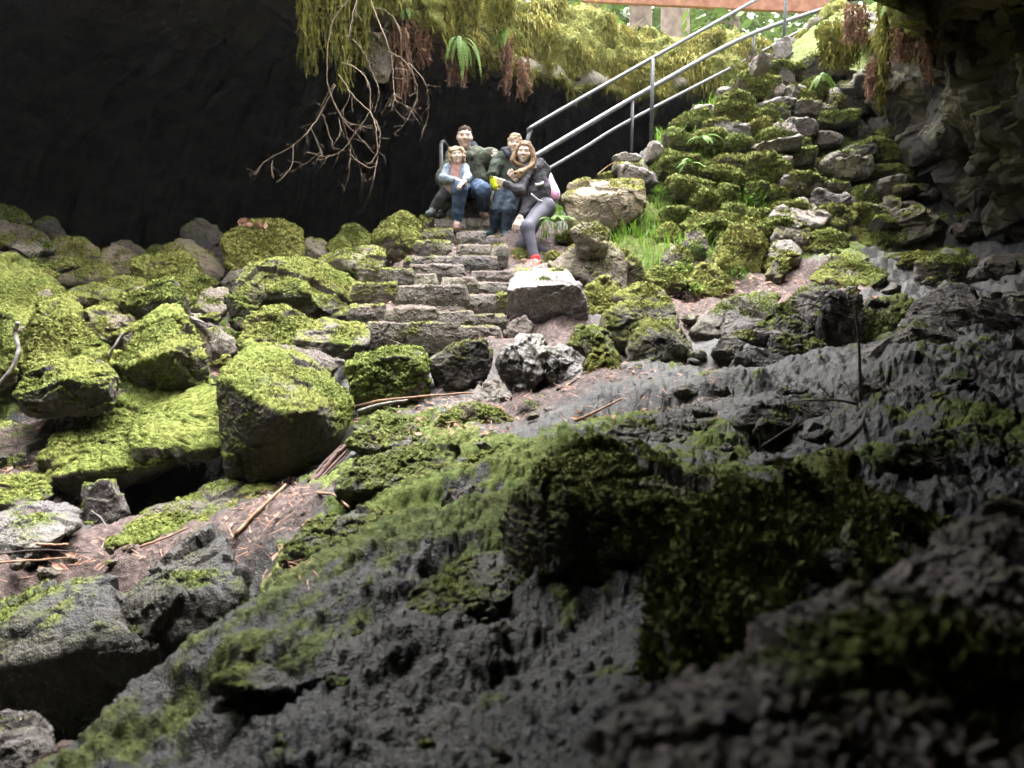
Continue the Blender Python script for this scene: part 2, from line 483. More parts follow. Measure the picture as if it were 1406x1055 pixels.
def build_ground():
    az = np.concatenate([np.linspace(-180, -44, 34)[:-1], np.linspace(-44, 44, 760), np.linspace(44, 180, 34)[1:]])
    az = np.radians(az)
    r = np.geomspace(0.16, 19, 600)
    A, R = np.meshgrid(az, r)
    x, y = (R * np.sin(A)).ravel(), (R * np.cos(A)).ravel()
    xy = np.stack([x, y], 1)
    z = GZ(xy)
    rr = R.ravel()
    p = np.stack([x, y, z], 1)
    # stone sheet: long layers that run up to the right, broken lumps, pits
    slab = sstep(4.9, 3.9, y) * sstep(-1.35, -0.75, x + 0.12 * y)          # the bare rock in front
    bank = sstep(4.0, 5.2, y)
    q = np.stack([x * 0.80 + y * 0.6, (y * 0.8 - x * 0.60) * 2.6, z * 2.0], 1)
    lay = fbm(q, 0.9, 4, 3)
    ter = np.abs(((lay * 3.2) % 1.0) - 0.5)
    far = np.clip(rr / 2.2, 0.25, 1.2)
    disp = 0.06 * lay + 0.030 * fbm(p, 1.9, 2, 21) + 0.014 * fbm(p, 6.0, 3, 31)
    disp += 0.045 * np.maximum(0, fbm(p, 3.2, 2, 77) - 0.2)
    # broken ledges that run up the slope
    wob = 0.16 * fbm(p, 2.6, 4, 51) + 0.05 * fbm(p, 12.0, 3, 52)
    hvar = np.clip(0.75 + 1.6 * fbm(p, 1.7, 2, 53), 0.1, 1.3)
    for x0, y0, x1, y1, h in LEDGES:
        a_, b_ = (P(u, v, gdepth(u, v))[:2] for u, v in ((x0, y0), (x1, y1)))
        e = b_ - a_; L = np.linalg.norm(e); e /= L
        nrm = np.array([e[1], -e[0]])
        if nrm @ a_ > 0: nrm = -nrm                      # towards the viewer
        rel = xy - a_
        t, sd = rel @ e, rel @ nrm + wob
        win = sstep(-0.12, 0.10, t) * sstep(L + 0.12, L - 0.10, t)
        st_ = sstep(-0.08, 0.08, sd)
        disp += 0.72 * hvar * win * h * ((1 - st_) * 0.4 * np.exp(np.minimum(sd, 0) / 0.2) - st_ * 0.6 * np.exp(-np.maximum(sd, 0) / 0.25))
    disp_far = 0.09 * fbm(p, 1.9, 4, 55) + 0.04 * fbm(p, 6.0, 3, 66) - 0.02
    near = np.clip((rr - 0.3) / 1.0, 0.2, 1.0)
    dz = slab * disp * near + (1 - slab) * disp_far
    fine = 0.012 * fbm(p, 15.0, 4, 91) + 0.006 * fbm(p, 62.0, 2, 92) + 0.006 * np.maximum(0, fbm(p, 28.0, 2, 94) - .08)
    dz += fine * np.clip(rr, 0.45, 1.0)
    bankL = sstep(4.2, 5.0, y) * sstep(-0.9, -1.3, x) * sstep(8.5, 7.5, y)
    dz -= 0.10 * bankL
    p[:, 2] += dz
    # gentle where people tread
    path = np.clip(blobs(xy, [(950, 415, .5, 1), (1010, 395, .6, 1), (1080, 385, .5, .8), (690, 455, .35, .9), (60, 780, .5, .9), (150, 760, .4, .8), (20, 650, .4, .8), (60, 585, .5, .8), (950, 445, .4, .9), (760, 455, .3, .7),
                              (720, 535, .5, .6), (830, 520, .3, .5), (290, 430, .35, .8), (330, 520, .3, .8), (460, 560, .25, .6), (380, 700, .3, .9), (700, 570, .3, .5), (600, 420, .7, .6), (610, 360, .5, .6), (660, 310, .6, 1), (740, 330, .5, .8)]), 0, 1.2)
    dz *= 1 - 0.62 * np.clip(path, 0, 1)
    bankL = sstep(4.2, 5.0, y) * sstep(-0.9, -1.3, x) * sstep(8.5, 7.5, y)
    dz -= 0.10 * bankL
    p[:, 2] += dz
    idx = np.arange(len(x)).reshape(A.shape)
    f = np.stack([idx[:-1, :-1], idx[:-1, 1:], idx[1:, 1:], idx[1:, :-1]], -1).reshape(-1, 4)
    tri = np.concatenate([f[:, [0, 1, 2]], f[:, [0, 2, 3]]])
    n = vnormals(p, tri)
    if n[:, 2].mean() < 0: n = -n; f = f[:, ::-1]
    p += n * ((slab * (0.010 * fbm(p, 13.0, 3, 95) + 0.004 * billow(p, 30.0, 2, 96))) * np.clip(rr, .3, 1))[:, None]
    mo = blobs(xy, [(560, 570, .5, .25), (520, 640, .5, .22), (470, 700, .4, .20), (640, 620, .4, .14), (430, 790, .4, .2), (720, 640, .3, .2), (560, 760, .45, .12), (1180, 640, .25, .2), (760, 720, .3, .15),
                    (900, 590, .4, .08), (1310, 620, .25, .30), (1370, 600, .2, .2), (950, 310, 1.0, .9), (900, 350, .5, .7), (1050, 250, 1.0, .5), (150, 400, 1.2, .6), (60, 450, .8, .5), (850, 330, .5, .6), (480, 480, .5, .3),
                    (900, 560, .3, .12), (620, 680, .4, .15), (330, 760, .5, .05), (820, 400, .6, .4), (1100, 60, 1.5, .9), (1150, 640, .25, .2)])
    m = mo + 0.09 + 0.17 * slab * sstep(0.55, 0.1, x - 0.12 * y) + 0.85 * (n[:, 2] - 0.62) * (0.25 + mo) + 0.95 * fbm(p, 2.6, 5, 5) + 0.50 * fbm(p, 13, 3, 6)
    m = sstep(0.30, 0.62, m - 0.75 * np.clip(path, 0, 1))
    d = np.clip(path * 1.15 + 0.45 * fbm(p, 3.0, 3, 8) - 0.15 + 0.2 * bank, 0, 1)
    m *= 1 - sstep(0.5, 0.8, path)
    m *= 1 - 0.32 * sstep(2.9, 1.9, rr)
    p += n * (m * (0.008 + 0.010 * np.maximum(0, billow(p, 34, 2, 9))) * np.clip(rr / 2, 0.2, 1))[:, None]
    o = mesh_np("ground", p, f, ROCK, {"moss": m, "dirt": d})
    o.color = (0.021, 0.10, 0.55, 1)
    tag(o, kind="structure")
    return p, n, m, d, idx

GP, GN, GM, GD, GIDX = build_ground()
# ------------------------------------------------------------------ cave roof with the collapsed opening, and the forest floor on top of it
HC = np.array([0.3, 6.8])
RIM = np.array([(2.5, 6.1, 2.15), (3.15, 6.4, 2.05), (3.45, 6.9, 2.0), (3.95, 8.0, 2.2), (4.35, 9.0, 2.5), (4.4, 10.1, 2.95), (4.7, 12.0, 3.9), (3.75, 11.6, 3.1), (3.08, 11.0, 2.72),
                (2.0, 10.6, 2.42), (0.85, 10.0, 2.32), (0.1, 9.6, 2.38), (-0.35, 9.0, 2.45), (-0.85, 8.2, 2.5), (-1.7, 7.4, 2.6), (-3, 6.7, 2.6), (-4.6, 6.0, 2.5), (-5.6, 4.7, 2.4),
                (-5.0, 3.1, 2.3), (-3.3, 2.4, 2.3), (-1.7, 2.6, 2.3), (-0.6, 3.7, 2.25), (0.4, 4.9, 2.2), (1.5, 5.7, 2.2)])
_ra = np.arctan2(RIM[:, 1] - HC[1], RIM[:, 0] - HC[0])
_rr = np.hypot(RIM[:, 0] - HC[0], RIM[:, 1] - HC[1])
_o = np.argsort(_ra)
_ra, _rr, _rz = _ra[_o], _rr[_o], RIM[_o, 2]
def rim_r(a): return np.interp(a, np.concatenate([_ra - 2 * np.pi, _ra, _ra + 2 * np.pi]), np.tile(_rr, 3))
def rim_z(a): return np.interp(a, np.concatenate([_ra - 2 * np.pi, _ra, _ra + 2 * np.pi]), np.tile(_rz, 3))

def build_roof():
    na = 1100
    # finer where the far edge of the hole is seen
    a = np.linspace(-np.pi, np.pi, 4000)
    dens = 1 + 3.2 * np.exp(-((a - 1.45) / 0.95) ** 2)
    cum = np.cumsum(dens); cum = (cum - cum[0]) / (cum[-1] - cum[0])
    a = np.interp(np.linspace(0, 1, na + 1)[:-1], cum, a)
    r0, z0 = rim_r(a), rim_z(a)
    rows = []
    kind = []
    hf = np.where(np.cos(a) > -.15, np.clip(3.5 - z0, .12, 1.25), 1.25)
    hf = np.convolve(np.concatenate([hf[-20:], hf, hf[:20]]), np.ones(41) / 41, 'valid')
    # underside, from the outer foot of the cave to the lip
    for s in np.concatenate([np.linspace(1, 0.25, 34), np.linspace(0.24, 0.0, 46)]):
        r = r0 + 15.5 * s ** 1.35
        z = z0 + 0.55 * np.sqrt(np.clip(s * 3, 0, 1)) - 7.0 * np.clip((s - 0.42) / 0.58, 0, 1) ** 2
        rows.append((r, z)); kind.append(np.full(na, 0.0))
    # lip and face
    for t in np.linspace(0.03, 1, 60):
        r = r0 - 0.10 * np.sin(np.pi * min(1, t * 1.6)) + 0.75 * t ** 1.8
        z = z0 + hf * t
        rows.append((r, z)); kind.append(np.full(na, 1.0))
    for s in np.geomspace(0.04, 1, 44):
        r = r0 + 0.75 + 22 * s ** 1.3
        z = (z0 + hf) + (np.where(np.cos(a) < -.15, 4.2, 3.45) - z0 - hf) * np.clip(s * 6, 0, 1)
        rows.append((r, z)); kind.append(np.full(na, 2.0))
    R = np.array([q[0] for q in rows]); Z = np.array([q[1] for q in rows]); K = np.array(kind)
    A = np.broadcast_to(a, R.shape)
    p = np.stack([HC[0] + R * np.cos(A), HC[1] + R * np.sin(A), Z], -1).reshape(-1, 3)
    nr = len(rows)
    idx = np.arange(nr * na).reshape(nr, na)
    j = np.roll(idx, -1, axis=1)
    f = np.stack([idx[:-1], idx[1:], j[1:], j[:-1]], -1).reshape(-1, 4)
    tri = np.concatenate([f[:, [0, 1, 2]], f[:, [0, 2, 3]]])
    n = vnormals(p, tri)
    # the top must look up
    if n[idx[-5], 2].mean() < 0: n = -n; f = f[:, ::-1]
    k = K.ravel()
    big = 0.34 * fbm(p, 0.55, 3, 61) + 0.30 * fbm(p, 1.5, 4, 62) + 0.10 * plates(p, 2.2, 63) + 0.04 * plates(p, 6, 68)
    p += n * (big * np.where(k == 0, 1.0, np.where(k == 1, 0.85, 0.22)))[:, None]
    n = vnormals(p, f[:, [0, 1, 2]])
    m = np.where(k == 1, 1.1, np.where(k == 2, 0.45, -0.2)) + 0.55 * n[:, 2] + 0.55 * fbm(p, 1.6, 4, 64) + 0.2 * fbm(p, 7, 2, 65)
    lipzone = (k == 0) & (np.repeat(np.arange(nr), na) > 66)
    m = np.where(lipzone, m + 0.95, m)
    m = sstep(0.35, 0.85, m)
    d = np.where(k == 2, 0.7, np.where(k == 1, 0.25, 0.0)) + 0.4 * fbm(p, 2.1, 3, 66)
    p += n * (m * 0.035 * np.maximum(0, billow(p, 9, 3, 67)))[:, None]
    o = mesh_np("cave_ceiling", p, f, ROCK, {"moss": m, "dirt": np.clip(d, 0, 1)})
    o.color = (0.075, 0.75, 0.3, 1)
    tag(o, kind="structure")
    return p, n, m, k

CP, CN, CM, CK = build_roof()

# shaggy moss that hangs off the seen part of the lip: nobody could count its strands
def rim_moss():
    rng = np.random.default_rng(5)
    ang = np.arctan2(CP[:, 1] - HC[1], CP[:, 0] - HC[0])
    wgt = CM * (((CK == 1) | ((CK == 0) & (CM > .3))) & (ang > 0.15) & (ang < 3.0)) * np.clip(fbm(CP, 2.2, 4, 70) * 3.2 + .35, 0.03, 1.6)
    n = 70000
    i = rng.choice(len(CP), n, p=wgt / wgt.sum())
    L = 0.06 * rng.uniform(0.35, 1.5, n) * (1 + 1.6 * np.clip(fbm(CP[i], 1.7, 2, 71) * 2.5, 0, 1))
    d = CN[i] * 0.55 + rng.normal(size=(n, 3)) * 0.45
    d[:, 2] -= 0.9
    d /= np.linalg.norm(d, axis=1)[:, None]
    s = np.cross(d, rng.normal(size=(n, 3))); s /= np.linalg.norm(s, axis=1)[:, None]
    b = CP[i]
    wd = (0.003 + 0.05 * L * rng.uniform(.5, 1, n))[:, None]
    mid = b + CN[i] * 0.03 + d * (L * .5)[:, None]
    tip = mid + d * (L * .3)[:, None] + np.array([0, 0, -1.0]) * (L * .45)[:, None]
    v = np.stack([b - s * wd * .5, b + s * wd * .5, mid + s * wd, mid - s * wd, tip], 1).reshape(-1, 3)
    k = np.arange(n)[:, None] * 5
    q = k + np.array([0, 1, 2, 3]); t = k + np.array([3, 2, 4])
    o = mesh_np("rim_moss", v, [q, t], M['rimmoss'])
    tag(o, "shaggy olive moss coating the edge of the cave opening", "moss", kind="stuff")
rim_moss()

# ------------------------------------------------------------------ dark wall on the right
WC = """1090,130,10.3 1150,120,9.3 1200,128,8.1 1250,118,7.8 1300,90,7.2 1360,40,6.6 1420,0,6.0 1230,180,8.6 1290,190,7.4 1350,190,7.0 1410,190,6.3
1180,200,9.3 1200,300,8.4 1260,260,8.5 1320,270,7.6 1390,260,7.0 1330,330,7.9 1400,330,7.2 1250,350,8.4 1200,380,8.0 1300,400,7.6 1420,400,6.6 1180,60,8.9 1250,40,8.0 1320,20,7.2
1500,200,4.6 1500,330,5.6 1500,0,3.9 1600,200,3.9 1600,400,4.6 1500,450,5.8 1700,100,3.2 1700,450,3.6 1250,-120,6.3 1400,-150,4.8 1600,-150,3.6 1150,40,9.6 1120,250,9.6 1100,380,9.2"""
_wc = np.array([list(map(float, s.split(","))) for s in WC.split()])
WD = RBF(_wc[:, :2] / 100.0, _wc[:, 2], 0.02)
def build_side_wall():
    u = np.concatenate([np.linspace(1100, 1440, 300), np.linspace(1446, 1720, 40)])
    v = np.linspace(-130, 440, 420)
    U, V = np.meshgrid(u, v)
    d = WD(np.stack([U.ravel(), V.ravel()], 1) / 100.0)
    p = d[:, None] * (RT[None] * ((U.ravel() - 703) / F)[:, None] + UP[None] * ((527.5 - V.ravel()) / F)[:, None] + FWD[None])
    idx = np.arange(p.shape[0]).reshape(U.shape)
    f = np.stack([idx[:-1, :-1], idx[1:, :-1], idx[1:, 1:], idx[:-1, 1:]], -1).reshape(-1, 4)
    fu, fv = U.ravel()[f].mean(1), V.ravel()[f].mean(1)
    f = f[~((fu < 1205) & (fv < 104 - (fu - 1100) * .12))]
    n = vnormals(p, f[:, [0, 1, 2]])
    if (n * -p).sum(1).mean() < 0: n = -n; f = f[:, ::-1]
    rid = np.abs(perlin(p * 1.7 + 4, 80))
    disp = 0.30 * fbm(p, 0.9, 3, 81) + 0.16 * fbm(p, 2.6, 4, 82) + 0.12 * plates(p, 2.0, 83) + 0.04 * plates(p, 5.5, 87) - 0.14 * sstep(0.16, 0.0, rid)
    p += n * disp[:, None]
    n = vnormals(p, f[:, [0, 1, 2]])
    m = sstep(0.35, 0.8, 0.7 * n[:, 2] + 0.5 * fbm(p, 1.8, 4, 84) + 0.15)
    p += n * (0.02 * m * np.maximum(0, billow(p, 12, 2, 85)))[:, None]
    o = mesh_np("cave_wall", p, f, ROCK, {"moss": m * .55, "dirt": np.clip(0.10 + .6 * fbm(p, 1.1, 3, 86), 0, .8)})
    o.color = (0.027, 0.6, 0.2, 1)
    tag(o, kind="structure")
build_side_wall()
# ------------------------------------------------------------------ stones
_ico = {}
def ico(level):
    if level in _ico: return _ico[level]
    if level == 0:
        t = (1 + 5 ** 0.5) / 2
        v = np.array([(-1, t, 0), (1, t, 0), (-1, -t, 0), (1, -t, 0), (0, -1, t), (0, 1, t), (0, -1, -t), (0, 1, -t), (t, 0, -1), (t, 0, 1), (-t, 0, -1), (-t, 0, 1)], float)
        f = np.array([(0, 11, 5), (0, 5, 1), (0, 1, 7), (0, 7, 10), (0, 10, 11), (1, 5, 9), (5, 11, 4), (11, 10, 2), (10, 7, 6), (7, 1, 8),
                      (3, 9, 4), (3, 4, 2), (3, 2, 6), (3, 6, 8), (3, 8, 9), (4, 9, 5), (2, 4, 11), (6, 2, 10), (8, 6, 7), (9, 8, 1)])
    else:
        v0, f0 = ico(level - 1)
        e = np.sort(np.concatenate([f0[:, [0, 1]], f0[:, [1, 2]], f0[:, [2, 0]]]), axis=1)
        u, inv = np.unique(e, axis=0, return_inverse=True)
        inv = inv.reshape(-1)
        mid = (v0[u[:, 0]] + v0[u[:, 1]]) / 2
        v = np.concatenate([v0, mid])
        n = len(f0)
        a, b, c = inv[:n] + len(v0), inv[n:2 * n] + len(v0), inv[2 * n:] + len(v0)
        f = np.concatenate([np.stack([f0[:, 0], a, c], 1), np.stack([f0[:, 1], b, a], 1), np.stack([f0[:, 2], c, b], 1), np.stack([a, b, c], 1)])
    v = v / np.linalg.norm(v, axis=1)[:, None]
    _ico[level] = (v, f)
    return _ico[level]

def hull_planes(pts):
    bm = bmesh.new()
    for p in pts: bm.verts.new(p)
    r = bmesh.ops.convex_hull(bm, input=bm.verts)
    bm.normal_update()
    c = np.mean(pts, axis=0)
    pl = []
    for f in bm.faces:
        n = np.array(f.normal)
        if f.calc_area() < 1e-7: continue
        h = n @ (np.array(f.verts[0].co) - c)
        if h < 0: n, h = -n, -h
        for q in pl:
            if q[0] @ n > 0.985: q[1] = max(q[1], h); break
        else: pl.append([n, h])
    bm.free()
    return c, np.array([q[0] for q in pl]), np.array([max(q[1], 1e-3) for q in pl])

def stone_shape(pts, level, seed, chips=7, power=55, rough=1.0):
    """rounded convex stone through the given points, corners knocked off, surface broken up"""
    pts = np.asarray(pts, float)
    rng = np.random.default_rng(seed)
    ext = pts.max(0) - pts.min(0)
    ext = np.maximum(ext, ext.max() * 0.12)
    c, n, h = hull_planes(pts / ext)
    q = pts / ext - c
    for _ in range(chips):
        v = rng.normal(size=3); v /= np.linalg.norm(v)
        n = np.concatenate([n, [v]]); h = np.concatenate([h, [(q @ v).max() * rng.uniform(0.90, 1.0)]])
    d, f = ico(level)
    t = np.maximum(0, d @ n.T) / h
    inv = (t ** power).sum(1) ** (1.0 / power)
    p = (d / inv[:, None] + c) * ext
    size = float(np.cbrt(np.prod(ext)))
    nn = vnormals(p, f)
    s = seed * 3.7
    low = fbm(p + s, 1.5 / size, 3, seed % 50)
    mid = fbm(p + s, 5.0 / size, 3, seed % 50 + 3)
    pl = plates(p + s, 2.6 / size, seed % 50 + 5)
    pl2 = plates(p + s, 7.5 / size, seed % 50 + 8)
    p = p + nn * (rough * size * (0.034 * low + 0.016 * mid + 0.050 * pl + 0.016 * pl2))[:, None]
    fine = 0.0045 * fbm(p, 24.0, 3, 3) + 0.002 * billow(p, 60.0, 1, 4)
    p = p + nn * (fine * min(1, size / 0.35))[:, None]
    return p, f, size

def add_moss(p, f, seed, moss, size, lean=(0, 0, 0), thick=1.0, scale=1.0):
    n = vnormals(p, f)
    up = n[:, 2] + n @ np.asarray(lean, float)
    m = up * 0.8 + 0.80 * fbm(p + seed, 1.9 / max(size, .25), 4, 11) + 0.30 * fbm(p, 9.0, 3, 12)
    m = sstep(-0.18, 0.55, m - (1.02 - 1.35 * moss)) if moss > 0 else np.zeros(len(p))
    puff = np.maximum(0, 0.6 * billow(p, 17.0, 2, 13) + 0.5)
    fuzz = billow(p, 60.0, 1, 14)
    t = thick * m * (0.006 + 0.010 * puff + 0.004 * fuzz) * min(1.0, size / 0.3)
    return p + n * t[:, None], m, n

def tufts(p, n, m, count, length, rng, spread=0.7, droop=0.35):
    """little moss leaves standing on the mossy skin: three-cornered blades"""
    w_ = np.clip(m - 0.45, 0, 1)
    if w_.sum() < 1e-3 or count <= 0: return np.zeros((0, 3)), np.zeros((0, 3), int)
    i = rng.choice(len(p), size=count, p=w_ / w_.sum())
    b = p[i]
    d = n[i] + rng.normal(size=(count, 3)) * spread
    d[:, 2] -= droop * rng.random(count)
    d /= np.linalg.norm(d, axis=1)[:, None]
    L = length * rng.uniform(0.5, 1.3, count)[:, None]
    s = np.cross(d, rng.normal(size=(count, 3)))
    s /= np.linalg.norm(s, axis=1)[:, None] + 1e-9
    wd = L * 0.22
    b = b + rng.normal(size=(count, 3)) * 0.004 - n[i] * 0.004
    v = np.stack([b - s * wd, b + s * wd, b + d * L], 1).reshape(-1, 3)
    t = np.arange(count * 3).reshape(-1, 3)
    return v, t

def rock_from(hulls, name, seed, moss=0.4, tone=0.16, hue=0.4, wet=0.2, dirt=0.0, level=None, lean=(0, 0, 0), px=100, tuft=1.0, thick=1.0, rough=1.0, chips=7, power=55, d=5.0, tl=None, tmax=22000):
    V, Fc, Mo, Di, n0 = [], [], [], [], 0
    rng = np.random.default_rng(seed + 99)
    for k, pts in enumerate(hulls):
        lv = level or (7 if px > 200 else 6 if px > 75 else 5 if px > 34 else 4)
        p, f, size = stone_shape(pts, lv, seed + 31 * k, chips, power, rough)
        p, m, n = add_moss(p, f, seed + k, moss, size, lean, thick)
        up = vnormals(p, f)[:, 2]
        di = np.clip(dirt * (0.3 + 0.9 * up) + 0.5 * dirt * fbm(p, 5, 3, 15), 0, 1)
        V.append(p); Fc.append(f + n0); Mo.append(m); Di.append(di); n0 += len(p)
        area = size * size * 4
        cnt = int(min(tmax, area * 15000 * tuft * float(m.mean()))) if tuft else 0
        tv, tt = tufts(p, n, m, cnt, (tl or max(0.0028 * d, 0.010)) * rng.uniform(.8, 1.1), rng)
        if len(tv):
            V.append(tv); Fc.append(tt + n0); n0 += len(tv)
            Mo.append(np.full(len(tv), 1.2)); Di.append(np.zeros(len(tv)))
    o = mesh_np(name, np.concatenate(V), np.concatenate(Fc), ROCK, {"moss": np.concatenate(Mo), "dirt": np.concatenate(Di)})
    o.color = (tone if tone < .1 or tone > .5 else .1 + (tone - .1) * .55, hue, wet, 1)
    return o

def outline(pts, d, thick, sink=0.06):
    """corner points of a stone: measured corners (px, py, extra depth) and a rear side pushed back along the sight lines"""
    a = np.array([P(q[0], q[1], d + (q[2] if len(q) > 2 else 0.0)) for q in pts])
    t = thick
    b = np.array([P(q[0], q[1], d + (q[2] if len(q) > 2 else 0.0) * 0.5 + t) for q in pts])
    c = b.mean(0)
    b = c + (b - c) * 0.86
    b[:, 2] -= 0.03 * t
    lowest = a[:, 2].argsort()[:max(2, len(a) // 3)]
    g = a[lowest].copy(); g[:, 2] -= sink; g[:, 1] += 0.1 * t
    return np.concatenate([a, b, g])

_rid = [0]
def boulder(label, pts, d=None, thick=None, name="boulder", group=None, cat="rock", more=(), **kw):
    _rid[0] += 1
    xs = [q[0] for q in pts]; ys = [q[1] for q in pts]
    if d is None:
        i = int(np.argmax(ys))
        d = gdepth(sum(xs) / len(xs), max(ys) - 3)
    wpx = max(xs) - min(xs)
    thick = thick or 0.62 * wpx / F * d
    hulls = [outline(pts, d, thick)]
    for mpts, dd, tt in more:
        hulls.append(outline(mpts, d + dd, tt))
    o = rock_from(hulls, name, 100 + 7 * _rid[0], px=max(wpx, max(ys) - min(ys)) * 0.73, d=d, **kw)
    return tag(o, label, cat, group)
# ------------------------------------------------------------------ boulders, left of the steps
YM = dict(moss=0.85, hue=0.75)        # yellow moss
GM_ = dict(moss=0.85, hue=0.35)       # green moss
B = boulder
B("green mossy rock at the far left edge, highest of the rubble against the dark", [(-30, 300), (0, 282, .1), (18, 284, .15), (35, 294, .1), (46, 310), (20, 318), (-30, 330)], d=7.6, thick=.5, **GM_, tone=.14)
B("thin dark slab standing on edge in shade at the far left", [(46, 310), (66, 299, .05), (78, 303, .1), (94, 332), (70, 336), (50, 330)], d=8.0, thick=.3, moss=.3, hue=.3, tone=.08)
B("large bare tan-brown boulder under the green rock at the left edge", [(-40, 345), (-30, 304, .2), (12, 303, .3), (40, 309, .35), (60, 318, .35), (72, 331, .3), (72, 345, .1), (50, 362), (0, 362)], d=7.0, thick=.7, moss=.22, hue=.8, tone=.22, rough=1.3)
B("pale rounded boulder with a yellowish mossy skirt beside the tan-brown one", [(55, 352, .1), (82, 331, .3), (115, 326, .35), (130, 334, .3), (141, 353, .2), (158, 386), (105, 392), (66, 385)], d=6.6, thick=.55, moss=.45, hue=.9, tone=.26)
B("small tan rock in the dip right of the pale boulder", [(138, 350, .1), (153, 337, .2), (168, 338, .2), (192, 355, .15), (184, 375), (150, 378)], d=7.0, thick=.4, moss=.35, hue=.9, tone=.25)
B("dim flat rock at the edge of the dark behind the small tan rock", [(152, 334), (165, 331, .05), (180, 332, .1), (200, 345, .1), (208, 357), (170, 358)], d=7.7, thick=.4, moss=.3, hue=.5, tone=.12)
B("low dim mossy rock right of the dim flat rock", [(198, 352), (206, 342, .1), (218, 339, .1), (228, 345, .1), (230, 358), (205, 362)], d=7.6, thick=.3, moss=.6, hue=.5, tone=.12)
B("mossy wedge of rock with a grey chipped right end", [(182, 366), (186, 360, .15), (217, 350, .3), (256, 345, .35), (268, 365, .25), (281, 388, .05), (262, 394), (225, 392), (186, 384)], d=6.35, thick=.45, **YM, tone=.2, lean=(0, -.35, 0))
B("shaggy moss-covered hump below the chipped wedge", [(203, 392, .05), (232, 383, .2), (262, 384, .25), (282, 390, .25), (298, 406, .1), (285, 416), (262, 420), (228, 419), (212, 408)], d=5.9, thick=.4, moss=.95, hue=.6, tone=.16, lean=(0, -.3, 0), tuft=1.6)
B("long tan slab leaning down to the right in front of the dim dark boulder", [(226, 342, .2), (242, 328, .3), (262, 331, .32), (294, 350, .25), (313, 370, .1), (306, 377), (285, 378), (268, 372), (230, 356)], d=6.9, thick=.4, moss=.35, hue=.95, tone=.23, dirt=.15)
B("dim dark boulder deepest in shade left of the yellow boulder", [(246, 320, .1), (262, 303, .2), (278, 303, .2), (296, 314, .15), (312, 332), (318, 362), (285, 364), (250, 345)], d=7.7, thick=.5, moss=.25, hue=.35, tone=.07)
B("big bright yellow moss-covered boulder against the dark", [(309, 323, .15), (322, 315, .25), (345, 310, .3), (368, 302, .38), (395, 303, .4), (414, 317, .3), (416, 345, .15), (410, 374), (370, 382), (340, 384), (324, 372), (316, 345, .02)], d=6.75, thick=.6, moss=1.1, hue=1.0, tone=.17, lean=(0, -.75, 0), rough=1.25, tuft=1.5)
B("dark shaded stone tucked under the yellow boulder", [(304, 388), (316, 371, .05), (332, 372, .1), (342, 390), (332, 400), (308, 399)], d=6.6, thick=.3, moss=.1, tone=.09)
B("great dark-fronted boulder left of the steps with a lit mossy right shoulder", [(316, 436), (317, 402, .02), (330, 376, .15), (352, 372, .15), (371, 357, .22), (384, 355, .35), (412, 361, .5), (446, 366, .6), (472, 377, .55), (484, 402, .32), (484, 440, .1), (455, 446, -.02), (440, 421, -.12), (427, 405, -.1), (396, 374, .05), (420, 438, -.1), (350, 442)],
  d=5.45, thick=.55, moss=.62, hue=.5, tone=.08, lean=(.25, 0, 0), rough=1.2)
B("blocky brown boulder with a flat mossy lid beside the steps", [(430, 362, .4), (440, 354, .5), (470, 345, .6), (500, 338, .5), (524, 339, .4), (528, 345, .12), (526, 368, .02), (519, 390), (488, 392), (482, 368, -.02), (466, 358, .05)], d=6.0, thick=.4, moss=.52, hue=.55, tone=.20, rough=1.1)
B("dim tan rock between the yellow boulder and the mossy pair", [(412, 340), (420, 329, .1), (440, 329, .1), (452, 336, .1), (450, 356), (418, 360)], d=7.1, thick=.35, moss=.25, hue=.8, tone=.2)
B("larger mossy stone of the pair behind the blocky boulder", [(466, 330, .05), (471, 313, .15), (488, 310, .2), (503, 319, .15), (513, 336), (490, 342), (472, 338)], d=7.2, thick=.4, moss=.75, hue=.5, tone=.13, lean=(0, -.2, 0))
B("smaller mossy stone of the pair behind the blocky boulder", [(449, 342), (455, 333, .1), (467, 325, .12), (480, 333, .1), (484, 347), (460, 352)], d=6.9, thick=.35, moss=.8, hue=.55, tone=.13, lean=(0, -.2, 0))
B("mossy boulder with a dark triangular hollow beside the top steps", [(511, 327, .1), (522, 313, .2), (538, 302, .25), (555, 292, .3), (572, 298, .35), (581, 314, .25), (576, 330, .1), (556, 358, -.02), (532, 354), (540, 325, -.03), (517, 336)], d=6.75, thick=.5, moss=.85, hue=.75, tone=.15)
B("small mossy stone wedged at the girl's feet", [(572, 310), (576, 298, .05), (588, 297, .1), (592, 306), (584, 316)], d=7.2, thick=.2, moss=.7, hue=.6, tone=.14)
B("huge bright green mossy slope of rock at the left edge", [(-50, 470), (-45, 370, .5), (-10, 350, .75), (20, 350, .85), (45, 373, .75), (76, 385, .75), (94, 402, .6), (112, 432, .3), (118, 464, .05), (90, 490, -.05), (30, 500, -.1)], d=5.05, thick=.7, moss=1.0, hue=.5, tone=.13, lean=(.1, -.25, 0), tuft=1.6)
B("pointed mossy rock with a small bare grey tip", [(26, 515), (40, 478, .05), (52, 440, .2), (66, 417, .3), (76, 416, .32), (100, 426, .3), (132, 462, .2), (150, 487, .05), (140, 497), (100, 502), (58, 506, -.05)], d=4.7, thick=.5, moss=.85, hue=.5, tone=.17, lean=(.1, -.4, 0))
B("mossy hump cut off by the left edge behind the curved branch", [(-60, 540), (-50, 440, .3), (0, 431, .3), (11, 438, .25), (20, 465, .1), (18, 500), (0, 522)], d=4.45, thick=.4, moss=1.0, hue=.4, tone=.12, lean=(0, -.4, 0), tuft=1.5)
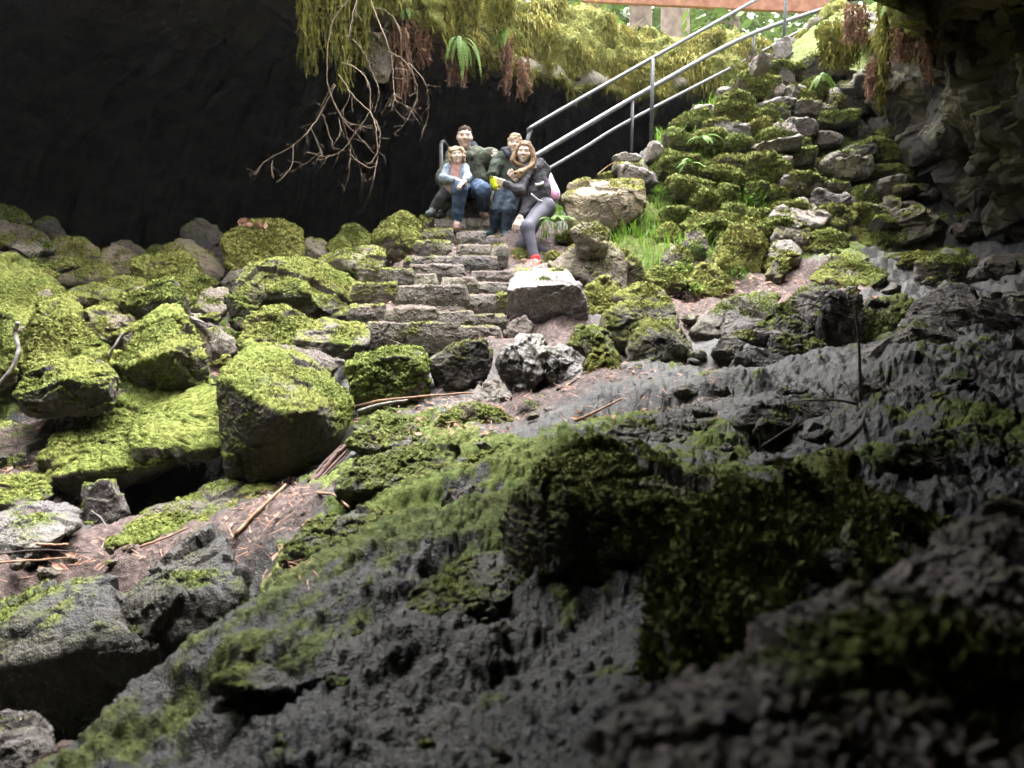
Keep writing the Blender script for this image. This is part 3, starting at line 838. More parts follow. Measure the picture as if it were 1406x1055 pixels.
B("mossy-topped block with a black front between the pointed rock and the tilted rock", [(119, 433, .05), (134, 426, .3), (170, 426, .5), (206, 431, .45), (198, 452, .1), (172, 463), (150, 473, -.05), (126, 462)], d=5.0, thick=.35, moss=.62, hue=.5, tone=.10)
B("flat mossy ledge stone with a grey lip", [(128, 428), (134, 420, .15), (160, 414, .3), (204, 411, .3), (210, 424, .05), (190, 432), (145, 434)], d=5.5, thick=.3, moss=.72, hue=.6, tone=.22)
B("domed mossy stone behind the flat ledge stone", [(178, 414), (186, 402, .1), (202, 394, .15), (220, 398, .15), (233, 412, .05), (228, 423), (200, 428)], d=5.65, thick=.35, moss=.9, hue=.55, tone=.16, lean=(0, -.3, 0))
B("low pale stone with thin moss left of the domed stone", [(88, 410), (98, 399, .15), (120, 390, .25), (148, 391, .25), (172, 402, .15), (160, 414), (115, 418)], d=5.8, thick=.35, moss=.55, hue=.6, tone=.22)
B("bright moss pad stone below the pale rounded boulder", [(140, 400), (148, 385, .1), (165, 382, .15), (196, 384, .2), (205, 398, .05), (180, 408)], d=6.1, thick=.35, moss=.8, hue=.7, tone=.18)
B("big tilted rock with a broad mossy face and a black underside", [(160, 505, .1), (182, 468, .3), (206, 434, .5), (231, 419, .62), (250, 424, .6), (266, 446, .45), (284, 484, .1), (284, 494, .05), (268, 517), (240, 528), (195, 529), (180, 514, -.05), (244, 481, -.12)], d=4.45, thick=.35, moss=.78, hue=.45, tone=.08, lean=(-.25, -.25, 0), rough=.9, power=34, chips=5)
B("grey shard standing right of the tilted rock", [(284, 453, .05), (298, 451, .1), (320, 466, .1), (329, 478), (312, 492), (290, 480)], d=4.9, thick=.15, moss=.35, hue=.5, tone=.22)
B("flat grey stone in the litter above the shard", [(256, 434, .0), (275, 431, .2), (296, 441, .2), (308, 453, .02), (280, 452)], d=5.35, thick=.15, moss=.1, hue=.3, tone=.26)
B("pale flat flagstone in the litter left of the great dark-fronted boulder", [(262, 424), (285, 398, .3), (315, 395, .3), (318, 420, .05), (300, 430)], d=5.75, thick=.2, moss=.3, hue=.5, tone=.26, dirt=.3)
B("low two-sided rock with a dark left face and moss on its right", [(21, 543), (34, 523, .1), (52, 508, .15), (80, 497, .3), (105, 496, .35), (150, 500, .35), (168, 517, .15), (150, 547), (108, 559), (92, 520, -.05), (60, 562), (30, 557)], d=4.0, thick=.35, moss=.6, hue=.45, tone=.07, rough=1.2)
# long slab and the big black-fronted one
B("long mossy slab overhanging a black hollow on the left", [(62, 676), (68, 640, .1), (72, 610, .25), (92, 584, .45), (122, 554, .65), (172, 533, .8), (232, 522, .85), (300, 516, .85), (330, 540, .5), (335, 600, .15), (292, 617, .0), (230, 632, .0), (160, 654), (108, 668), (66, 684, .02)], d=3.75, thick=.5, moss=.78, hue=.35, tone=.10, lean=(0, -.35, 0), tuft=1.6, rough=1.1)
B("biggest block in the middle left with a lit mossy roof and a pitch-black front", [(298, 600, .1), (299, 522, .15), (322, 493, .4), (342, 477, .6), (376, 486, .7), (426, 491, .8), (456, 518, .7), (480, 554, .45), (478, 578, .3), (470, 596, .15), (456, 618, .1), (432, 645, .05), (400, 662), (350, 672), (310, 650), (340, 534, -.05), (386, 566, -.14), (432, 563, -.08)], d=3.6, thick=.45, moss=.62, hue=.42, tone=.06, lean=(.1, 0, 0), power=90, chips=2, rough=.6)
B("small upright stone propping the long slab", [(108, 708, .05), (114, 666, .05), (148, 657, .05), (164, 685, .05), (177, 707), (142, 727), (115, 732)], d=3.62, thick=.3, moss=.4, hue=.3, tone=.14)
B("low mossy ledge with a dark hollow front below the black-fronted block", [(150, 752), (172, 728, .1), (205, 706, .3), (258, 688, .35), (282, 673, .45), (322, 663, .5), (368, 659, .5), (376, 690, .2), (348, 738, .02), (300, 745, .06), (258, 738, -.02), (196, 760)], d=3.2, thick=.35, moss=.5, hue=.35, tone=.13)
B("wet grey flat rock at the left edge", [(-60, 760, 0), (-40, 715, .2), (0, 718, .25), (50, 689, .45), (96, 691, .45), (113, 714, .25), (108, 724, .1), (62, 748), (18, 779, -.05), (-20, 790)], d=3.1, thick=.3, moss=.28, hue=.2, tone=.095, wet=.6, lean=(.3, 0, 0))
B("dark earthy ledge at the left edge below the low two-sided rock", [(-60, 640), (-50, 588, .2), (0, 583, .35), (60, 586, .4), (98, 592, .35), (90, 620, .1), (72, 645), (0, 655)], d=3.95, thick=.4, moss=.3, hue=.3, tone=.11, dirt=.5)
B("low mossy edging stone at the left edge next to the long slab's foot", [(-60, 700), (-50, 662, .15), (0, 660, .2), (58, 652, .25), (68, 684, .05), (30, 700)], d=3.6, thick=.3, moss=.55, hue=.3, tone=.12, dirt=.3)
# black block lower left
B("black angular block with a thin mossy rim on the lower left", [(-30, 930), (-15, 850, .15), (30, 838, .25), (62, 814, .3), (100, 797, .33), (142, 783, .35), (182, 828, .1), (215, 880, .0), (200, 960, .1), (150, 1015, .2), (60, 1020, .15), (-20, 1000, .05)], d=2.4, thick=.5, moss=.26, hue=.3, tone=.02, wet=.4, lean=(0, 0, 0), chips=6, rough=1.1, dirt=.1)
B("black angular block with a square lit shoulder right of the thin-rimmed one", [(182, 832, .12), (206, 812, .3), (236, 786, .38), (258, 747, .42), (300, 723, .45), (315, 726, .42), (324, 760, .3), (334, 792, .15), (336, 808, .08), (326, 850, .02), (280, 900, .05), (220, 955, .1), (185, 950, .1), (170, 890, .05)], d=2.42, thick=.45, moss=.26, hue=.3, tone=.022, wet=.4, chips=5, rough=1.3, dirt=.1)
B("grey pebbly boulder in the lower left corner", [(-40, 1090), (-35, 1000, .1), (0, 986, .2), (40, 981, .2), (66, 1000, .12), (76, 1026, .05), (60, 1070), (20, 1090)], d=1.75, thick=.3, moss=.15, hue=.2, tone=.17, rough=1.2)
B("pinkish earthy rock at the bottom edge beside the grey pebbly boulder", [(40, 1080), (62, 1034, .1), (85, 1019, .15), (120, 1018, .15), (128, 1050, .05), (118, 1090)], d=1.68, thick=.2, moss=0, hue=.2, tone=.16, dirt=1.0, rough=1.3)

# ------------------------------------------------------------------ foot of the steps
B("moss-capped lump at the left foot of the steps", [(329, 478), (334, 450, .15), (352, 430, .3), (377, 419, .4), (398, 425, .4), (432, 441, .35), (446, 452, .2), (430, 478, .02), (400, 486), (360, 490)], d=4.75, thick=.4, moss=.72, hue=.55, tone=.18)
B("flat wet grey slab at the left foot of the steps", [(405, 468), (415, 446, .3), (445, 439, .45), (490, 441, .42), (507, 450, .25), (504, 474, .02), (478, 484), (430, 482)], d=4.75, thick=.25, moss=.42, hue=.5, tone=.11, wet=.2, chips=5)
B("brown sunken stone under the moss-capped lump", [(340, 500), (350, 478, .1), (395, 472, .2), (440, 484, .2), (472, 500, .1), (440, 520), (380, 515)], d=4.5, thick=.25, moss=.3, hue=.4, tone=.15, dirt=.4)
B("block with a flat pale top and shaggy green front at the foot of the steps", [(474, 503, .05), (480, 547), (530, 555, -.02), (582, 549, .02), (590, 512, .0), (589, 494, .12), (580, 479, .5), (542, 476, .65), (500, 485, .5), (480, 497, .2), (560, 490, .02)], d=4.15, thick=.25, moss=.72, hue=.25, tone=.22, lean=(0, -.35, 0), tuft=1.8, chips=4, power=34)
B("black-faced slab on edge with a bright mossy rim at the foot of the steps", [(586, 492, .02), (612, 480, .08), (642, 470, .12), (668, 464, .1), (676, 480, .2), (676, 508, .12), (664, 520, .05), (625, 538), (606, 532), (592, 508)], d=4.3, thick=.16, moss=.42, hue=.45, tone=.06, lean=(.35, 0, 0), chips=4, power=36)
B("shiny black jagged rock left of its twin in the middle", [(681, 492), (700, 474, .12), (722, 469, .2), (742, 463, .2), (749, 482, .1), (747, 512, .02), (722, 543), (700, 543), (689, 522)], d=4.2, thick=.28, moss=.02, tone=.045, wet=1.0, rough=1.5, chips=8)
B("shiny black jagged rock right of its twin with a glittering slope", [(748, 482, .05), (764, 471, .2), (778, 474, .25), (800, 494, .15), (801, 508, .05), (796, 523), (760, 528), (747, 510)], d=4.25, thick=.25, moss=.0, tone=.05, wet=1.0, rough=1.5, chips=8)
B("grey speckled cone of rock below the shiny black rocks", [(636, 556), (648, 545, .05), (668, 521, .18), (690, 524, .18), (704, 546, .08), (690, 558), (655, 562)], d=4.0, thick=.2, moss=.0, tone=.20, wet=.3, rough=1.8)
B("round mossy stone with an earth-covered right side", [(598, 612), (604, 580, .05), (616, 566, .12), (634, 557, .2), (658, 557, .25), (690, 570, .25), (716, 592, .15), (700, 606, .05), (660, 612), (630, 614)], d=3.6, thick=.3, moss=.5, hue=.4, tone=.11, dirt=.55)
B("dark-nosed low rock right of the round mossy stone", [(703, 578), (714, 558, .05), (734, 545, .15), (772, 546, .25), (798, 556, .2), (788, 570, .05), (752, 580), (722, 584)], d=3.85, thick=.3, moss=.25, hue=.4, tone=.10, dirt=.5)
B("mossy block with a square black front in the middle foreground", [(624, 694), (632, 662, .05), (646, 640, .1), (666, 622, .18), (690, 614, .25), (720, 621, .2), (735, 646, .1), (732, 682), (690, 698, -.02)], d=2.75, thick=.25, moss=.62, hue=.35, tone=.07)
B("pale-topped dark-fronted boulder below the woman's red sock", [(695, 437), (694, 404, -.05), (698, 388, .25), (718, 378, .5), (745, 371, .62), (780, 371, .62), (792, 386, .35), (796, 392, -.02), (804, 408, .0), (809, 434, .02), (790, 447), (730, 449), (756, 396, -.1)], d=5.5, thick=.10, moss=.12, hue=.15, tone=.36, wet=.2, chips=3, power=60, rough=.6, lean=(.2, 0, 0))
B("brown stone at the left corner of the pale-topped boulder", [(692, 458), (702, 441, .05), (722, 433, .1), (733, 448, .05), (722, 464), (700, 468)], d=5.2, thick=.2, moss=0, tone=.15, dirt=.5)
B("smooth white stone below the brown one", [(700, 470), (712, 458, .05), (728, 459, .08), (736, 470, .03), (722, 480)], d=5.05, thick=.15, moss=0, tone=.55, chips=3, rough=.5)
# ------------------------------------------------------------------ right of the steps
B("big pale flat-topped boulder with a cracked front under the stone wall", [(780, 306), (772, 272, .05), (783, 255, .3), (802, 251, .5), (832, 249, .55), (880, 251, .5), (885, 264, .1), (883, 294, .05), (840, 312, .0), (836, 268, -.06), (790, 312)], d=7.0, thick=.5, moss=.42, hue=1.0, tone=.36, lean=(-.1, -.25, 0), chips=6)
B("boulder with a small knob on its shoulder and a brown shaded front", [(756, 362, .1), (772, 348, .2), (792, 338, .15), (824, 327, .3), (848, 342, .2), (862, 366, .1), (864, 396), (830, 398, -.05), (786, 388), (764, 372)], d=6.1, thick=.45, more=[([(786, 318), (798, 308, .1), (826, 307, .15), (838, 320, .1), (834, 340), (800, 346), (790, 332)], .02, .2)], moss=.45, hue=.8, tone=.15, rough=1.2, lean=(-.3, 0, 0))
B("narrow mossy-edged stone behind the knobbed boulder", [(858, 358), (866, 350, .05), (878, 360, .08), (888, 380, .05), (887, 396), (866, 400)], d=6.25, thick=.25, moss=.55, hue=.6, tone=.15)
B("mossy rounded stone touching the right side of the pale-topped boulder", [(798, 436), (802, 400, .1), (830, 383, .25), (852, 400, .2), (852, 425, .05), (830, 440)], d=5.55, thick=.35, moss=.8, hue=.75, tone=.2, lean=(0, -.5, 0))
B("bright mossy slope stone behind the black mossy-capped rock", [(842, 408), (866, 394, .15), (886, 389, .2), (908, 398, .2), (924, 416, .1), (930, 440), (890, 440), (850, 425)], d=5.4, thick=.35, moss=.62, hue=.7, tone=.2)
B("black rock under a mossy cap right of the twin shiny rocks", [(834, 478), (836, 432, .05), (858, 414, .2), (894, 412, .3), (922, 424, .3), (930, 446, .15), (926, 466, .05), (890, 480), (850, 486)], d=4.95, thick=.35, moss=.48, hue=.45, tone=.045)
B("dark pyramid of rock with a mossy ridge in the centre right", [(858, 498), (868, 462, .08), (886, 436, .25), (912, 440, .35), (942, 466, .25), (956, 492, .1), (938, 504), (900, 508, -.06), (880, 504), (895, 455, .02)], d=4.5, thick=.3, moss=.42, hue=.5, tone=.05, chips=5)
B("dark mossy-topped stone squeezed left of the pyramid", [(778, 480), (788, 452, .1), (818, 446, .2), (838, 458, .15), (842, 482, .02), (820, 496), (792, 492)], d=4.55, thick=.3, moss=.5, hue=.45, tone=.05)
B("round olive mossy stone in front of the pyramid", [(798, 515), (808, 490, .05), (832, 474, .12), (850, 488, .1), (850, 512), (822, 522)], d=4.3, thick=.22, moss=.6, hue=.7, tone=.1, lean=(0, -.4, 0))
RB = dict(cat="rock")
B("mossy stone with a dark hollow front on the bank", [(903, 372), (913, 347, .08), (930, 336, .15), (946, 344, .15), (953, 360, .05), (951, 376), (925, 378)], d=6.5, thick=.3, moss=.62, hue=.55, tone=.10, tuft=1.5)
B("low mossy stone below the hollow-fronted one on the bank", [(885, 382), (898, 368, .15), (924, 368, .2), (942, 384, .1), (936, 399), (904, 402), (888, 392)], d=6.2, thick=.3, moss=.75, hue=.55, tone=.12, tuft=1.5)
B("pointed tawny moss stone at the edge of the dirt path", [(943, 390, .05), (960, 367, .2), (980, 362, .25), (1000, 383, .15), (1010, 397, .05), (990, 408), (958, 404)], d=6.15, thick=.3, moss=.65, hue=.85, tone=.16, lean=(0, -.3, 0))
B("largest domed moss stone on the bank with a black underside", [(980, 354, .1), (990, 330, .2), (1004, 315, .3), (1024, 305, .35), (1044, 318, .3), (1053, 341, .1), (1046, 374), (1022, 386), (1000, 378), (985, 365)], d=6.55, thick=.4, moss=.82, hue=.8, tone=.13, tuft=1.4)
B("arched mossy stone above the hollow-fronted one", [(936, 345), (940, 320, .08), (952, 313, .12), (966, 316, .12), (972, 346), (955, 356)], d=6.75, thick=.22, moss=.7, hue=.6, tone=.12)
B("wet grey-topped stone right of the domed moss stone", [(1052, 352), (1062, 335, .15), (1085, 331, .2), (1102, 345, .12), (1097, 356), (1070, 362)], d=6.7, thick=.3, moss=.35, hue=.5, tone=.24, wet=.6)
B("small mossy stone sitting at the edge of the dirt path", [(1051, 378), (1060, 360, .06), (1078, 355, .1), (1083, 370, .05), (1072, 384)], d=6.4, thick=.2, moss=.6, hue=.6, tone=.12)
B("pale lilac-grey slab projecting from the wall foot", [(1052, 298, .0), (1074, 281, .2), (1100, 272, .3), (1118, 280, .25), (1138, 300, .1), (1128, 311), (1096, 313), (1068, 305)], d=7.15, thick=.3, moss=.2, hue=.5, tone=.36)
B("dark cleft stone below the pale lilac-grey slab", [(1057, 330), (1066, 308, .1), (1090, 304, .15), (1112, 316, .1), (1110, 332), (1085, 340)], d=6.95, thick=.3, moss=.5, hue=.6, tone=.15)
B("long mossy ledge stone across the top of the bank", [(936, 312), (952, 296, .15), (990, 291, .25), (1030, 297, .25), (1050, 311, .1), (1040, 326), (990, 322), (950, 322)], d=7.0, thick=.35, moss=.85, hue=.65, tone=.18)
B("small mossy hump in the grass below the pale flat-topped boulder", [(898, 328), (905, 310, .1), (922, 306, .12), (934, 318, .08), (928, 332), (908, 334)], d=6.9, thick=.25, moss=.95, hue=.7, tone=.15)
B("mossy stone in front of the big brown boulder on the right", [(1100, 342), (1112, 322, .1), (1140, 315, .18), (1166, 326, .12), (1164, 346), (1130, 356)], d=6.95, thick=.3, moss=.68, hue=.45, tone=.13)
B("mossy stone left of the shaded brown boulder, upper of two", [(1118, 300), (1128, 285, .1), (1150, 283, .15), (1170, 296, .1), (1160, 312), (1130, 312)], d=7.3, thick=.3, moss=.7, hue=.5, tone=.13)
B("shaded brown boulder with a mossy left flank under the overhang", [(1162, 318, .1), (1172, 295, .25), (1190, 282, .35), (1216, 272, .45), (1256, 286, .4), (1288, 308, .3), (1294, 338, .12), (1264, 366), (1232, 376), (1196, 358), (1170, 335)], d=7.3, thick=.7, moss=.48, hue=.5, tone=.08, rough=1.6, lean=(-.3, -.2, 0))
B("flat three-cornered mossy slab at the edge of the dirt path", [(1108, 384, .1), (1130, 364, .5), (1160, 344, .75), (1172, 350, .75), (1214, 368, .5), (1221, 380, .2), (1200, 392), (1150, 396)], d=6.2, thick=.25, moss=.5, hue=.5, tone=.2)
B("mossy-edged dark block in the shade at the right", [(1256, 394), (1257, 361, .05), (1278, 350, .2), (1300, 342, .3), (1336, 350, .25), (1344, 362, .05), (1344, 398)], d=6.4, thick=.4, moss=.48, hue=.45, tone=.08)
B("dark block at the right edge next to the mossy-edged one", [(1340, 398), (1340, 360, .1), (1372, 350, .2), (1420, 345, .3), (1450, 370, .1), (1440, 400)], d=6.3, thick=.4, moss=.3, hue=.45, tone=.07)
# ------------------------------------------------------------------ dark cluster on the right
DK = dict(hue=.4, wet=.3)
B("sloping dark rock with thin moss at the left of the dark pile", [(955, 456, .05), (975, 432, .25), (1002, 411, .45), (1050, 401, .6), (1074, 403, .55), (1066, 424, .3), (1040, 450, .05), (1000, 464)], d=4.95, thick=.3, moss=.42, tone=.09, **DK)
B("mossy ridged rock in the middle of the dark pile", [(1030, 476), (1046, 446, .12), (1068, 418, .3), (1090, 402, .4), (1112, 391, .5), (1148, 391, .5), (1152, 408, .3), (1130, 434, .1), (1100, 470), (1060, 482)], d=4.65, thick=.35, moss=.5, tone=.07, rough=1.6, **DK)
B("upright dark block in the dark pile", [(1124, 456), (1127, 422, .05), (1142, 399, .15), (1170, 401, .2), (1186, 408, .18), (1184, 440, .06), (1174, 486), (1146, 478)], d=4.45, thick=.25, moss=.08, tone=.05, **DK)
B("mossy slope rock right of the upright dark block", [(1170, 470, .05), (1180, 424, .3), (1214, 408, .5), (1252, 408, .55), (1244, 432, .3), (1215, 462, .05), (1186, 482)], d=4.5, thick=.3, moss=.52, tone=.1, **DK)
B("large pointed rock with a black right face in the dark pile", [(1160, 512), (1182, 490, .1), (1216, 464, .25), (1262, 431, .5), (1292, 438, .5), (1330, 463, .4), (1352, 484, .2), (1326, 506), (1270, 512, -.05), (1250, 455, .1), (1200, 514)], d=3.9, thick=.35, moss=.22, tone=.10, **DK)
B("large black-fronted rock behind the pointed one", [(1236, 446, .2), (1268, 406, .4), (1300, 391, .55), (1334, 396, .5), (1352, 420, .25), (1386, 460, .1), (1374, 484), (1340, 486), (1300, 460, .05)], d=4.35, thick=.35, moss=.18, tone=.075, **DK)
B("dark rock cut off by the right edge above the slope", [(1340, 440), (1346, 408, .2), (1382, 399, .4), (1440, 402, .45), (1460, 450, .1), (1420, 472), (1372, 470)], d=4.5, thick=.4, moss=.15, tone=.09, **DK)
B("long low black rock at the front of the dark pile", [(1002, 514), (1008, 486, .05), (1030, 475, .12), (1060, 482, .15), (1090, 497, .1), (1088, 512), (1056, 522), (1020, 522)], d=4.1, thick=.25, moss=.1, tone=.045, **DK)
B("small dark stone left of the long low black rock", [(976, 486), (988, 466, .06), (1008, 460, .1), (1022, 472, .06), (1012, 488), (990, 492)], d=4.45, thick=.2, moss=.25, tone=.06, **DK)
B("small mossy-topped black stone above the long low black rock", [(1052, 492), (1064, 464, .08), (1090, 458, .15), (1108, 472, .1), (1098, 492), (1070, 498)], d=4.3, thick=.22, moss=.4, tone=.05, **DK)
B("small black stone right of the long low black rock", [(1088, 510), (1096, 494, .05), (1112, 490, .08), (1122, 502, .05), (1114, 514)], d=4.05, thick=.15, moss=.1, tone=.05, **DK)
B("rough black lump on the slope under the thin upright stem", [(1148, 610), (1156, 586, .05), (1180, 572, .1), (1212, 575, .12), (1236, 598, .08), (1232, 618), (1190, 624)], d=2.75, thick=.22, moss=.05, tone=.05, rough=2.0, **DK)
B("small black knob on the slope at the right", [(1306, 552), (1314, 526, .04), (1328, 519, .06), (1342, 532, .05), (1338, 554), (1322, 560)], d=2.95, thick=.12, moss=.05, tone=.05, rough=1.8, **DK)
B("rounded dark lump on the lower right slope", [(1262, 706), (1270, 665, .04), (1296, 644, .08), (1338, 648, .1), (1356, 680, .05), (1340, 712), (1296, 718)], d=1.75, thick=.16, moss=.12, tone=.05, rough=1.8, **DK)
# ------------------------------------------------------------------ foreground
B("big foreground outcrop with a black mossy cliff front", [(705, 790, .1), (700, 700, .15), (728, 642, .45), (790, 620, .62), (842, 648, .5), (900, 654, .35), (980, 654, .3), (1062, 664, .2), (1082, 700, .1), (1060, 800, .0), (960, 960, -.12), (860, 960, -.05), (740, 900, .05), (760, 690, .1), (880, 690, .06)], d=1.72, thick=.35, moss=.58, hue=.42, tone=.07, wet=.4, rough=1.3, chips=5, power=16, tuft=4, tl=.012, tmax=30000)
B("shaggy green moss-covered rock in the near right foreground", [(900, 940, .0), (925, 815, .16), (962, 722, .42), (1050, 672, .66), (1150, 664, .78), (1240, 698, .70), (1310, 745, .52), (1300, 860, .15), (1100, 960, -.08), (960, 985, -.05), (1080, 800, .16)], d=1.05, thick=.2, moss=.66, hue=.5, tone=.06, wet=.6, lean=(-.25, -.35, 0), rough=2.0, chips=4, tuft=10, tl=.022, tmax=42000)
B("out-of-focus grey rock close to the lens in the lower right corner", [(790, 1110, 0), (862, 985, .12), (1000, 892, .22), (1150, 808, .30), (1280, 748, .36), (1420, 684, .42), (1560, 700, .42), (1560, 1150, 0), (1100, 1150, -.05), (1250, 900, .12)], d=.52, thick=.16, moss=.22, hue=.35, tone=.28, wet=.3, rough=.9, chips=3, tuft=1.5, tl=.008)
LG = dict(cat="rock", name="rock_ledge", hue=.35, wet=.5, power=60, chips=4, rough=1.2)
B("broken mossy ledge on the slope left of the square-fronted mossy block", [(462, 676, 0), (480, 650, .1), (520, 626, .3), (580, 606, .45), (632, 606, .5), (622, 640, .2), (560, 668, .02)], thick=.25, moss=.5, tone=.035, **LG)
B("low mossy ledge with a dark lip beside the needle-filled gully", [(384, 772, 0), (398, 742, .1), (440, 716, .25), (505, 694, .4), (540, 702, .4), (520, 730, .15), (450, 758, .03)], thick=.22, moss=.45, tone=.035, **LG)
B("flat dark ledge with a deep shadow under it on the near slab", [(296, 945, 0), (318, 915, .1), (380, 893, .25), (450, 890, .3), (496, 905, .25), (480, 936, .05), (390, 950, -.02)], thick=.15, moss=.34, tone=.03, **LG)
B("rough dark ledge beside the long root", [(556, 842, 0), (574, 806, .1), (630, 772, .25), (700, 752, .35), (724, 780, .25), (700, 822, .05), (620, 850, -.02)], thick=.15, moss=.34, tone=.03, **LG)
B("low black ledge on the slope behind the big foreground outcrop", [(836, 606, 0), (860, 580, .15), (910, 562, .35), (965, 558, .45), (996, 576, .35), (968, 602, .1), (900, 612, 0)], thick=.25, moss=.2, tone=.03, **LG)
B("low black ledge left of the foot of the dead sapling", [(1004, 582, 0), (1040, 556, .2), (1090, 540, .4), (1150, 540, .45), (1184, 556, .35), (1130, 580, .1), (1060, 588, 0)], thick=.25, moss=.15, tone=.03, **LG)
B("small mossy ledge under the pale grey stick", [(474, 612, 0), (492, 590, .1), (530, 570, .3), (572, 572, .35), (596, 592, .25), (560, 612, .05), (520, 618, 0)], thick=.25, moss=.5, tone=.04, **LG)
B("broad dark ledge at the right edge of the slope", [(1210, 640, 0), (1240, 612, .1), (1310, 592, .25), (1400, 590, .35), (1440, 610, .3), (1400, 640, .05), (1290, 652, 0)], thick=.2, moss=.3, tone=.03, **LG)
# ------------------------------------------------------------------ stone steps
STEPS = [(581, 304, 617, 315, .4), (580, 318, 623, 333, .5), (626, 320, 667, 338, .1), (667, 326, 687, 338, .2), (639, 302, 672, 318, .1), (569, 333, 620, 355, .4), (627, 338, 676, 355, .1), (675, 339, 697, 367, .4),
         (622, 354, 685, 373, .15), (556, 355, 621, 367, .3), (562, 365, 638, 386, .1), (648, 374, 707, 391, .05), (521, 372, 568, 399, .4), (569, 378, 599, 402, .05), (605, 384, 654, 407, .05), (654, 390, 699, 408, .05),
         (483, 393, 544, 419, .5), (543, 395, 640, 427, .1), (638, 406, 682, 431, .1), (678, 406, 698, 429, .6), (480, 422, 532, 449, .4), (530, 423, 599, 457, .05), (597, 430, 651, 459, .15), (648, 434, 694, 454, .35),
         (502, 447, 629, 484, .25), (626, 450, 688, 474, .25), (548, 416, 585, 427, .0), (594, 421, 638, 432, .0), (596, 303, 640, 322, .2)]
st = thing("stone_staircase", "rough stone steps climbing between boulders to the family", "steps", P(590, 480, 4.95))
_sr = np.random.default_rng(44)
for k, (x0, y0, x1, y1, mo) in enumerate(STEPS):
    d = gdepth((x0 + x1) / 2, y1 - 1) - 0.03
    j = lambda a: float(_sr.uniform(-a, a))
    w_, h_ = x1 - x0, y1 - y0
    front = [(x0 + j(2), y1 + 3), (x1 + j(2), y1 + 3), (x1 - abs(j(.04 * w_)), y0 + j(.09 * h_), .03), (x0 + abs(j(.04 * w_)), y0 + j(.09 * h_), .03), ((x0 + x1) / 2 + j(.25 * w_), y0 - .5, .03), (x0 - 1, (y0 + y1) / 2), (x1 + 1, (y0 + y1) / 2)]
    a = [P(q[0], q[1], d + (q[2] if len(q) > 2 else 0)) for q in front]
    top = [P(x0 + 3, y0 - 1.5, d + .34), P(x1 - 3, y0 - 1.5, d + .34)]
    low = [q + np.array([0, .3, -.05]) for q in a[:2]]
    o = rock_from([np.array(a + top + low)], "step_stone", 900 + 5 * k, moss=mo, hue=.6, tone=float(_sr.uniform(.065, .105)), wet=.4, dirt=.48, px=w_ * .73 * 1.3, d=d, chips=2, power=60, rough=.8, tuft=.6)
    put(o, st)

# ------------------------------------------------------------------ rubble wall on the right of the steps
wl = thing("rubble_wall", "mossy dry stone rubble wall under the handrail fading into shade on the right", "wall", P(1000, 300, 7.4))
def wall_stone(cx, cy, w_, h_, k, moss, hue, tone, dd=0.0):
    r = np.random.default_rng(3000 + k)
    d = gdepth(cx, cy + h_ * .3) - 0.05 + dd
    c = P(cx, cy, d)
    sx, sz, sy = w_ / F * d / 2, h_ / F * d / 2, (0.5 * w_ / F * d + .08) / 1.2
    pts = []
    for ix in (-1, 1):
        for iy in (-1, 1):
            for iz in (-1, 1):
                pts.append(c + np.array([ix * sx * r.uniform(.62, 1.02), iy * sy * r.uniform(.6, 1.0) + .05, iz * sz * r.uniform(.6, 1.0)]))
    for ax in range(4):
        t = r.uniform(0, 2 * np.pi)
        pts.append(c + np.array([np.cos(t) * sx * 1.05, -sy * .9, np.sin(t) * sz * 1.05]))
    rot = r.normal() * .16
    cc, ss = math.cos(rot), math.sin(rot)
    pts = [c + np.array([(q - c)[0] * cc - (q - c)[2] * ss, (q - c)[1], (q - c)[0] * ss + (q - c)[2] * cc]) for q in pts]
    o = rock_from([np.array(pts)], "wall_stone", 3000 + k, moss=moss, hue=hue, tone=tone, wet=.3, px=w_ * .73, d=d, chips=5, power=22, rough=1.25, tuft=1.6, lean=(-.15, -.5 if moss > .5 else -.1, 0), thick=1.3)
    put(o, wl)
_wr = np.random.default_rng(12)
k = 0
for cx, cy, w_, h_, mo, hu, to in [(1058, 128, 30, 18, .05, .4, .62), (1098, 138, 26, 20, .95, .8, .15), (1065, 146, 44, 16, .1, .3, .16), (862, 219, 40, 12, .05, .3, .42), (864, 234, 46, 16, .35, .6, .25), (876, 248, 50, 24, .08, .3, .30), (838, 244, 30, 14, .55, .7, .2),
                                   (896, 212, 22, 30, .05, .3, .30), (1075, 70, 22, 30, .0, .2, .30), (1062, 100, 30, 24, .05, .2, .24), (1076, 108, 26, 24, .0, .2, .17), (1046, 88, 26, 22, .2, .4, .32), (965, 158, 30, 22, .15, .6, .22), (1008, 150, 50, 40, .95, .45, .12), (1030, 120, 36, 30, .95, .5, .12), (996, 128, 22, 14, .05, .5, .24),
                                   (1036, 178, 38, 18, .75, .9, .2), (1072, 186, 36, 34, .25, .5, .16), (1056, 207, 74, 18, .2, .5, .13), (1068, 232, 44, 30, .12, .5, .22), (1086, 252, 44, 26, .05, .3, .22), (1010, 188, 26, 14, 1.0, .6, .1), (945, 172, 44, 18, .6, .6, .15), (980, 178, 36, 22, .6, .6, .2)]:
    wall_stone(cx, cy, w_, h_, k, mo, hu, to); k += 1
row = 0
y = 112.0
